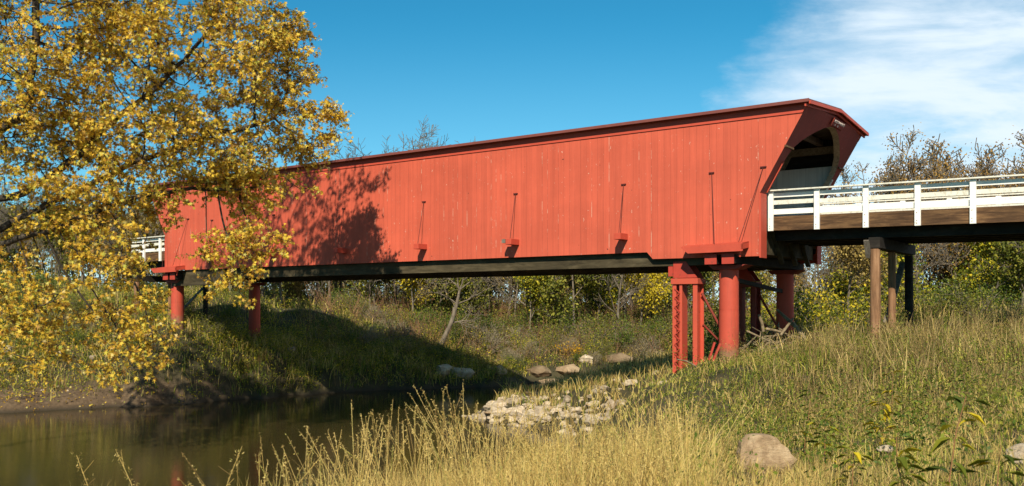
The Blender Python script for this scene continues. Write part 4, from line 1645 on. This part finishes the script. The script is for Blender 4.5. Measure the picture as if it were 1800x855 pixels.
def bank_leaves(name, n, x0, x1, y0, y1, per, rad_, ls, leaf, label, f=None, hmin=.5, hmul=1.0):
    r = np.random.default_rng(len(name) * 7 + n)
    X, Y = scatter(n, x0, x1, y0, y1, r)
    g = ground(X, Y)
    ok = inview(X, Y) & (g > hmin)
    if f is not None:
        ok &= f(X, Y)
    ok &= ~((X / Y > .225) & (X / Y < .31) & (Y < 12.8) & (Y > 9))
    X, Y, g = X[ok], Y[ok], g[ok]
    n = len(X)
    hh = r.uniform(.25, 1.0, n) * hmul
    q = r.normal(size=(n, per, 3)) * np.array([1, 1, .0]) * rad_
    q[:, :, 2] = r.uniform(0, 1, (n, per)) * hh[:, None]
    q[:, :, :2] *= (1.15 - .6 * q[:, :, 2:3] / hh[:, None, None])
    q += np.stack([X, Y, g], 1)[:, None, :]
    o = leaf_mesh(name, q.reshape(-1, 3), ls, LEAF[leaf], None, .1, KITE, r)
    tag(o, label, 'weeds', None, 'stuff')


def far_wood():
    """the far-off wood: one mass of stems and foliage along the skyline"""
    r = np.random.default_rng(91)
    n = 520
    X, Y = r.uniform(-150, 150, n), r.uniform(112, 150, n)
    g = ground(X, Y)
    H = r.uniform(5, 9.5, n) * np.where((X / Y > -.185) & (X / Y < -.15), .55, 1.0)
    A = np.stack([X, Y, g], 1)
    B = A + np.stack([r.normal(0, .4, n), r.normal(0, .4, n), H], 1)
    tag(seg_mesh('far_trunks', A, B, np.full(n, .14), np.full(n, .04), M['bark_grey'], None, 4), 'far grey tree trunks along the skyline behind the bridge', 'wood', None, 'stuff')
    per = 75
    t = r.uniform(.08, 1, (n, per, 1))
    q = A[:, None, :] * (1 - t) + B[:, None, :] * t + r.normal(size=(n, per, 3)) * np.array([1.3, 1.3, .6]) * (1.15 - .7 * t)
    lf = leaf_mesh('far_wood', q.reshape(-1, 3), .48, LEAF['woods'], None, .1, KITE, r)
    tag(lf, 'far olive and brown wood closing the skyline behind the bridge', 'wood', None, 'stuff')


LEAF['woods'] = mat_leaf('far_wood_leaves', [(0, (0.064, 0.050, 0.0140)), (0.4, (0.166, 0.131, 0.0295)), (0.75, (0.306, 0.225, 0.0504)), (1, (0.535, 0.425, 0.0620))])
far_wood()
bank_leaves('bank_weeds', 2600, -42, -3, 42, 64, 26, .28, .085, 'mixed', 'leafy green and yellow weeds matting the left bank')
bank_leaves('dead_weeds', 3200, -12, 36, 55, 84, 22, .32, .085, 'brown', 'withered brown undergrowth covering the far bank', hmin=.8)
bank_leaves('undergrowth', 2200, -12, 36, 56, 84, 24, .34, .10, 'green', 'dark green undergrowth in patches on the far bank', lambda X, Y: wob(X, Y, 7, 12) > -.1, .5)
bank_leaves('forest_floor_brush', 3600, -75, 75, 72, 122, 26, .8, .22, 'olive', 'olive brush filling the wood floor between the trunks', hmin=1.0, hmul=2.6)
bank_leaves('thicket_brush', 700, 8, 40, 36, 60, 30, .4, .11, 'olive', 'olive brush filling the thicket behind the trestle', hmin=1.4, hmul=1.8)
bank_leaves('broadleaf_weeds', 1500, 0, 17, 8, 30, 24, .15, .05, 'green', 'small broadleaf green weeds low in the near grass', lambda X, Y: (X / Y > .18), 1.5)
bank_leaves('shore_weeds', 2300, -18, 1, 45, 60, 28, .26, .085, 'mixed', 'leafy weeds hanging over the waterline of the far and left bank', lambda X, Y: X > -16.5, .10)
bank_leaves('tall_weeds', 1000, 1.5, 22, 10, 31, 26, .17, .06, 'olive', 'olive leafy weeds mixed through the grass of the right slope', lambda X, Y: (X / Y > .17), 1.5, 1.2)
bank_leaves('yellow_green_brush', 700, -4, 14, 57, 78, 26, .4, .11, 'mixed', 'yellow green leafy brush in patches over the far bank', lambda X, Y: wob(X, Y, 6, 2) > .1, .8, 1.3)
bank_leaves('dry_weed_heads', 3000, 3, 22, 14, 31, 26, .13, .035, 'brown', 'dry brown weed heads in the grass below the trestle', lambda X, Y: (X / Y > .22) & (wob(X, Y, 3, 21) > -.3), 1.5, 1.25)
# twiggy dead growth on the far bank
r9 = np.random.default_rng(19)
X, Y = scatter(2600, -14, 40, 57, 96, r9)
g_ = ground(X, Y)
k = g_ > 1.0
X, Y, g_ = X[k], Y[k], g_[k]
A = np.repeat(np.stack([X, Y, g_], 1), 4, 0)
D = r9.normal(size=A.shape) * np.array([.45, .45, .2]) + np.array([0, 0, 1])
B = A + D * r9.uniform(.5, 1.9, len(A))[:, None]
tag(seg_mesh('dead_stems', A, B, np.full(len(A), .014), np.full(len(A), .008), M['post'], None, 3), 'thin dead stems bristling over the far bank', 'brush', None, 'stuff')


# yellow leaves dropped by the maple on the left bank
rf = np.random.default_rng(44)
X, Y = scatter(5200, -30, -13.5, 42, 52, rf)
g_ = ground(X, Y)
k = (g_ > .05) & (rf.uniform(0, 1, len(X)) < .65)
o = leaf_mesh('fallen_leaves', np.stack([X[k], Y[k], g_[k] + .03], 1), .12, LEAF['gold'], None, 0.0, MAPLE, rf)
tag(o, 'yellow leaves fallen over the muddy left bank', 'leaves', None, 'stuff')


# leafy weeds in the near right corner
def weed(px, py_top, Z, n, ls, leaf, label, name='weed_plant', lean=(0, 0)):
    x = (px - 900) / FPX * Z
    b = Vector((x, Z, gz(x, Z)))
    t = empty(name, b)
    tag(t, label, 'weed')
    H = max(.3, ZC + (540 - py_top) / FPX * Z - b.z)
    r = np.random.default_rng(int(px * 3 + py_top))
    m = MB()
    st = [(lean[0] * s * s * H + r.normal() * .01, lean[1] * s * s * H, s * H - .03) for s in np.linspace(0, 1, 6)]
    m.tube(st, [.008 - .001 * i for i in range(6)], 5)
    m.build('stem', M['stem_red'], t)
    i = r.uniform(.25, 1.02, n)
    c = np.stack([np.interp(i, np.linspace(0, 1, 6), [q[k] for q in st]) for k in range(3)], 1)
    d = r.normal(size=(n, 3)) * np.array([1, 1, .25]) + np.array([0, 0, .15])
    d /= np.linalg.norm(d, axis=1, keepdims=True)
    s = np.cross(d, np.array([0, 0, 1.0]))
    s /= np.linalg.norm(s, axis=1, keepdims=True)
    nn = np.cross(s, d)
    sz = ls * r.uniform(.6, 1.2, n)
    shape = np.array([(0, 0, 0), (.11, .3, .08), (.09, .65, .05), (0, 1, -.25), (-.09, .65, .05), (-.11, .3, .08)])
    V = c[:, None, :] + sz[:, None, None] * (shape[None, :, 0:1] * s[:, None, :] + shape[None, :, 1:2] * d[:, None, :] + shape[None, :, 2:3] * nn[:, None, :])
    np_mesh('leaves', V.reshape(-1, 3), np.arange(n * 6), 6, LEAF[leaf], t)


M['stem_red'] = mat_paint('reddish_stem', (0.26, 0.12, 0.05), .3)
weed(1660, 690, 6.6, 26, .22, 'mixed', 'big long leaved green weed nearest the lower right corner', lean=(.12, 0))
weed(1600, 760, 6.3, 20, .19, 'mixed', 'dark green long leaved weed left of the biggest corner weed', lean=(-.1, 0))
weed(1740, 775, 6.4, 18, .18, 'mixed', 'long leaved weed right of the biggest corner weed', lean=(.1, 0))
weed(1450, 735, 11.5, 18, .22, 'mixed', 'yellow tipped weed right of the tan boulder')
weed(1552, 705, 13, 24, .26, 'yellow', 'spiky yellow weed above the small white stone')
weed(1415, 680, 14, 16, .22, 'mixed', 'green weed up the slope behind the tan boulder', lean=(.1, 0))
weed(1500, 790, 9.5, 15, .20, 'mixed', 'low green weed below the yellow tipped weed')
weed(1570, 655, 17, 9, .22, 'yellow', 'little yellow weed high on the right slope')
for px, top, Z, ln_, lab in ((290, 790, 7.0, (-.25, 0), 'red tinged grass stalk standing in front of the water, left of the pair'), (352, 785, 7.1, (.22, 0), 'dry grass stalk leaning right in front of the water'),
                             (420, 800, 6.9, (.45, 0), 'low dry grass stalk arching far right over the water'), (205, 800, 7.0, (-.2, 0), 'leftmost pale grass stalk in front of the water')):
    x = (px - 900) / FPX * Z
    b = Vector((x, Z, gz(x, Z)))
    t = empty('grass_stalk', b)
    tag(t, lab, 'grass stalk')
    H = max(.4, ZC + (540 - top) / FPX * Z - b.z)
    m = MB()
    st = [Vector((ln_[0] * s * s * H, 0, s * H)) for s in np.linspace(0, 1, 7)]
    m.tube(st, [.005, .0045, .004, .0035, .003, .0025, .002], 5)
    for j in range(7):
        s = .55 + .06 * j
        q = Vector((ln_[0] * s * s * H, 0, s * H))
        m.tube([q, q + Vector((random.uniform(-.10, .10), random.uniform(-.04, .04), random.uniform(.05, .14)))], [.0025, .0015], 4)
    m.build('stem', M['g_dry'], t)
    r = np.random.default_rng(px)
    i = r.uniform(.62, 1.0, 90)
    c = np.stack([ln_[0] * i * i * H, 0 * i, i * H], 1) + r.normal(size=(90, 3)) * .016
    leaf_mesh('seed_head', c, .028, M['g_dry'], t, 0.0, LANCE, r)


# ------------------------------------------------------------------ rocks
def rock_mesh(seed, flat=.6, cuts=16, sub=3):
    r = np.random.default_rng(seed)
    bm = bmesh.new()
    bmesh.ops.create_icosphere(bm, subdivisions=sub, radius=1.0)
    pl = []
    for _ in range(cuts):
        n = r.normal(size=3)
        n /= np.linalg.norm(n)
        pl.append((n, r.uniform(.55, .92)))
    sc = np.array([r.uniform(.8, 1.3), r.uniform(.7, 1.1), flat * r.uniform(.75, 1.2)])
    ph = r.uniform(0, 6, 6)
    for v in bm.verts:
        p = np.array(v.co)
        for n, d in pl:
            e = np.dot(p, n) - d
            if e > 0:
                p = p - n * e
        p = p * (1 + .03 * math.sin(7 * p[0] + ph[0]) * math.sin(8 * p[1] + ph[1]) + .03 * math.sin(15 * p[2] + ph[2]))
        v.co = Vector(p * sc)
    me = bpy.data.meshes.new('rock')
    bm.to_mesh(me)
    bm.free()
    return me


RK = [rock_mesh(100 + i, .5 + .1 * (i % 3)) for i in range(9)]
SL = [rock_mesh(200 + i, .36, 22) for i in range(4)]
for m_ in RK:
    m_.materials.append(M['rock_pale'])
for m_ in SL:
    m_.materials.append(M['rock_tan'])


def rock(name, me, x, y, s, label, group=None, z=None, mat=None, sy=1.0, sz=1.0, rz=None, tilt=0.12):
    o = bpy.data.objects.new(name, me)
    col.objects.link(o)
    g = gz(x, y) if z is None else z
    o.location = (x, y, max(g, -.05) + s * .10)
    o.scale = (s, s * sy, s * sz)
    o.rotation_euler = (rr.uniform(-tilt, tilt), rr.uniform(-tilt, tilt), rr.uniform(0, 6.28) if rz is None else rz)
    tag(o, label, 'rock', group)
    return o


# gravel bar stones
BAR = [(-1.9, 41.0), (-1.4, 39.8), (-0.5, 38.2), (0.9, 36.9), (2.2, 35.2), (3.3, 33.7)]
cnt = 0
for i in range(285):
    t = rr.random() * (len(BAR) - 1)
    j = int(t)
    f = t - j
    x = BAR[j][0] * (1 - f) + BAR[j + 1][0] * f
    y = BAR[j][1] * (1 - f) + BAR[j + 1][1] * f
    off = abs(rr.gauss(0, 1.35)) - .12
    x += off * .78 + rr.uniform(-.2, .2)
    y += off * .62 + rr.uniform(-.2, .2)
    s = min(.50, max(.08, rr.lognormvariate(-1.95, .5)))
    rock('bar_stone', RK[i % 9], x, y, s, 'pale angular stone on the gravel bar at the water edge', 'pale stones on the gravel bar', sz=1.2)
for i in range(26):
    t = rr.random()
    x = .6 + 5.6 * t + rr.gauss(0, .5)
    y = 40.6 - 4.2 * t + rr.gauss(0, 1.0)
    s = min(.42, max(.08, rr.lognormvariate(-2.1, .5)))
    if gz(x, y) > .15:
        rock('slope_stone', RK[i % 9], x, y, s, 'pale stone half sunk in the grass between the gravel bar and the steel post', 'stones in the grass between bar and steel post')
for k, (px, py, Z, s, lab) in enumerate(((860, 735, 40.2, .30, 'flat tan slab at the river end of the gravel bar'), (1040, 757, 36.2, .32, 'tan slanted slab at the right end of the gravel bar'), (970, 742, 38.0, .28, 'largest pale block in the middle of the gravel bar'),
                                        (930, 716, 43.0, .26, 'pale block at the back of the gravel bar beside weeds'))):
    q = P(px, py, Z)
    rock('bar_slab', (SL + RK)[k], q.x, q.y, s, lab)
# far bank boulders and ledges
for k, (px, py, Z, s, sy, sz, me, lab) in enumerate((
        (872, 664, 57.6, 1.1, .8, 1.6, SL[0], 'sloping tan slab on the far bank at the tip of the bridge shadow'),
        (945, 660, 59.6, 1.15, .8, 1.5, SL[3], 'big tan boulder on the far bank, left of a matching one'),
        (998, 668, 60.3, 1.15, .8, 1.4, SL[0], 'big flat topped boulder on the far bank below the orange shrub'),
        (965, 680, 58.9, .9, .7, 1.0, SL[1], 'low tan rock at the waterline below the two big boulders'),
        (780, 668, 56.0, .9, .7, 1.3, RK[3], 'shaded boulder at the waterline inside the bridge shadow, left one'),
        (815, 672, 56.0, .8, .7, 1.2, RK[4], 'shaded boulder at the waterline inside the bridge shadow, right one'),
        (1085, 634, 62.4, 1.4, .8, 1.0, SL[2], 'flat layered ledge on the far bank left of the steel post'),
        (1122, 640, 62.9, 1.1, .8, 1.0, SL[3], 'shorter layered ledge right beside the flat ledge'),
        (1195, 667, 35.0, .30, .8, 1.0, RK[5], 'small white stone in the grass left of the steel post foot'),
        (1112, 690, 37.0, .34, .8, 1.2, RK[6], 'whitish stone in the grass right of the gravel bar'),
        (1165, 697, 31.0, .26, .8, 1.0, RK[7], 'pale stone on the grassy slope below the steel post'),
        (1085, 705, 38.5, .30, .8, 1.0, RK[8], 'pale stone at the grassy back of the gravel bar'),
        (1030, 650, 61.6, .8, .8, 1.2, RK[0], 'grey boulder half in brush behind the flat topped boulder'),
        (15, 664, 48.0, .48, .8, 1.2, RK[2], 'pale stone on the mud at the left edge'),
        (100, 655, 48.5, .40, .8, 1.2, RK[6], 'grey stone on the left bank under hanging leaves'),
        (165, 661, 48.0, .30, .8, 1.1, RK[4], 'small pale stone on the left mud bank'),
        (215, 628, 49.5, .62, .8, 1.1, SL[1], 'tan rock higher up the left bank in front of the shrubs'),
        (250, 655, 48.2, .95, .8, .9, SL[2], 'flat tan rock slab sloping to the water on the left bank'),
        (510, 690, 52.8, .45, .8, 1.0, RK[7], 'dark wet stone at the left bank waterline'),
        (545, 690, 53.2, .40, .8, 1.0, RK[3], 'second wet stone along the left bank waterline'))):
    x = (px - 900) / FPX * Z
    rock('boulder', me, x, Z, s, lab, None, None, None, sy, sz, rr.uniform(-.4, .4))
for i, (x, y, s) in enumerate(STONES):
    rock('mud_stone', RK[i % 9], x, y, s, 'small dull stone lying at the muddy left waterline', 'stones along the muddy left waterline', None, None, 1.0, .8)
# near boulders
x = (1332 - 900) / FPX * 12.4
o = rock('boulder', rock_mesh(301, .8, 10), x, 12.2, .43, 'rounded tan boulder half buried in the dry grass of the near bank', None, None, None, .9, 1.0, .3)
o.data.materials.append(M['rock_tan'])
o.location.z = 2.84
x = (1553 - 900) / FPX * 11.8
rock('boulder', RK[1], x, 11.8, .10, 'small white stone among green weeds on the near right slope', None, gz(x, 11.8) + .20)
x = (1800 - 900) / FPX * 9.2
o = rock('boulder', RK[5], x, 9.2, .24, 'pinkish white rock at the right edge of the picture', None, None, None, .9, 1.3)
o.location.z += .12

# ------------------------------------------------------------------ driftwood heap between the right-hand piers
for i in range(85):
    px = rr.gauss(1338, 26)
    bx, by = (.4 + (px - 1340) * .018, rr.gauss(3.6, .9))
    w = BW(-1.1 + (px - 1340) * .022, by)
    g = gz(w.x, w.y)
    hgt = max(0, .9 - abs(px - 1335) * .017)
    c = Vector((w.x, w.y, g + rr.uniform(.05, .15 + hgt)))
    a = rr.uniform(0, 6.28)
    d = Vector((math.cos(a), math.sin(a), rr.uniform(-.5, 1.1))).normalized()
    L = rr.uniform(.35, 1.3)
    rd = rr.choice((.014, .02, .028, .04, .06))
    m = MB()
    m.tube([-d * L / 2, Vector((rr.uniform(-.1, .1), rr.uniform(-.1, .1), rr.uniform(-.08, .08))), d * L / 2], [rd, rd * .8, rd * .45], 6)
    o = m.build('driftwood_log', M['driftwood'])
    o.location = c
    tag(o, 'bleached driftwood piece jammed in the heap between the two round piers', 'driftwood', 'driftwood heaped between the right-hand piers')
for (a, b, rd, lab) in (((1366, 545, 35.0), (1418, 598, 33.6), .075, 'long pale log leaning across the shaded round pier'), ((1333, 553, 33.5), (1342, 583, 33.5), .06, 'pale broken stick standing upright out of the driftwood heap'),
                        ((1394, 560, 34.0), (1372, 590, 33.5), .05, 'forked pale stick crossing the log at the shaded pier'), ((1392, 590, 34), (1416, 604, 33.2), .06, 'lower tan log lying against the shaded round pier')):
    A_, B_ = P(*a), P(*b)
    m = MB()
    mid = (B_ - A_) / 2 + Vector((.03, 0, .04))
    m.tube([Vector((0, 0, 0)), mid, B_ - A_], [rd * .7, rd, rd], 8)
    o = m.build('driftwood_log', M['driftwood'])
    o.location = A_
    tag(o, lab, 'driftwood')
# red iron scraps beside the near pier
for i, (a, b) in enumerate((((1253, 622, 30.4), (1266, 604, 30.4)), ((1246, 620, 30.6), (1256, 602, 30.6)))):
    A_, B_ = P(*a), P(*b)
    o = MB().beam((0, 0, -.25), B_ - A_, .10, .06).build('iron_scrap', M['steel_rust'])
    o.location = A_
    tag(o, ('rusty red iron bar leaning against the foot of the near round pier', 'second rusty bar leaning behind the first, at the near pier foot')[i], 'iron bar')
# bare branch lying at the foot of the steel post
A_, B_ = P(1190, 632, 31.0), P(1225, 645, 30.2)
m = MB()
m.tube([Vector((0, 0, 0)), (B_ - A_) * .5 + Vector((0, 0, .06)), B_ - A_], [.02, .03, .02], 6)
o = m.build('fallen_branch', M['driftwood'])
o.location = A_
tag(o, 'pale fallen branch lying at the foot of the sunlit steel post', 'branch')
# wires crossing the trees under the approach
for (a, b, lab) in (((1180, 462, 90), (2050, 425, 48), 'dark overhead wire crossing the trees under the approach deck'),):
    A_, B_ = P(*a), P(*b)
    m = MB()
    pts = [A_.lerp(B_, s) - A_ + Vector((0, 0, -1.0 * 4 * s * (1 - s) * .5)) for s in np.linspace(0, 1, 12)]
    m.tube(pts, [.02] * 12, 5)
    o = m.build('overhead_wire', M['wire'])
    o.location = A_
    tag(o, lab, 'wire')
# prototypes that were never placed are dropped
for o in [o for o in col.objects if o.parent is None and o.location.z < -50]:
    for c in list(o.children):
        bpy.data.objects.remove(c)
    bpy.data.objects.remove(o)
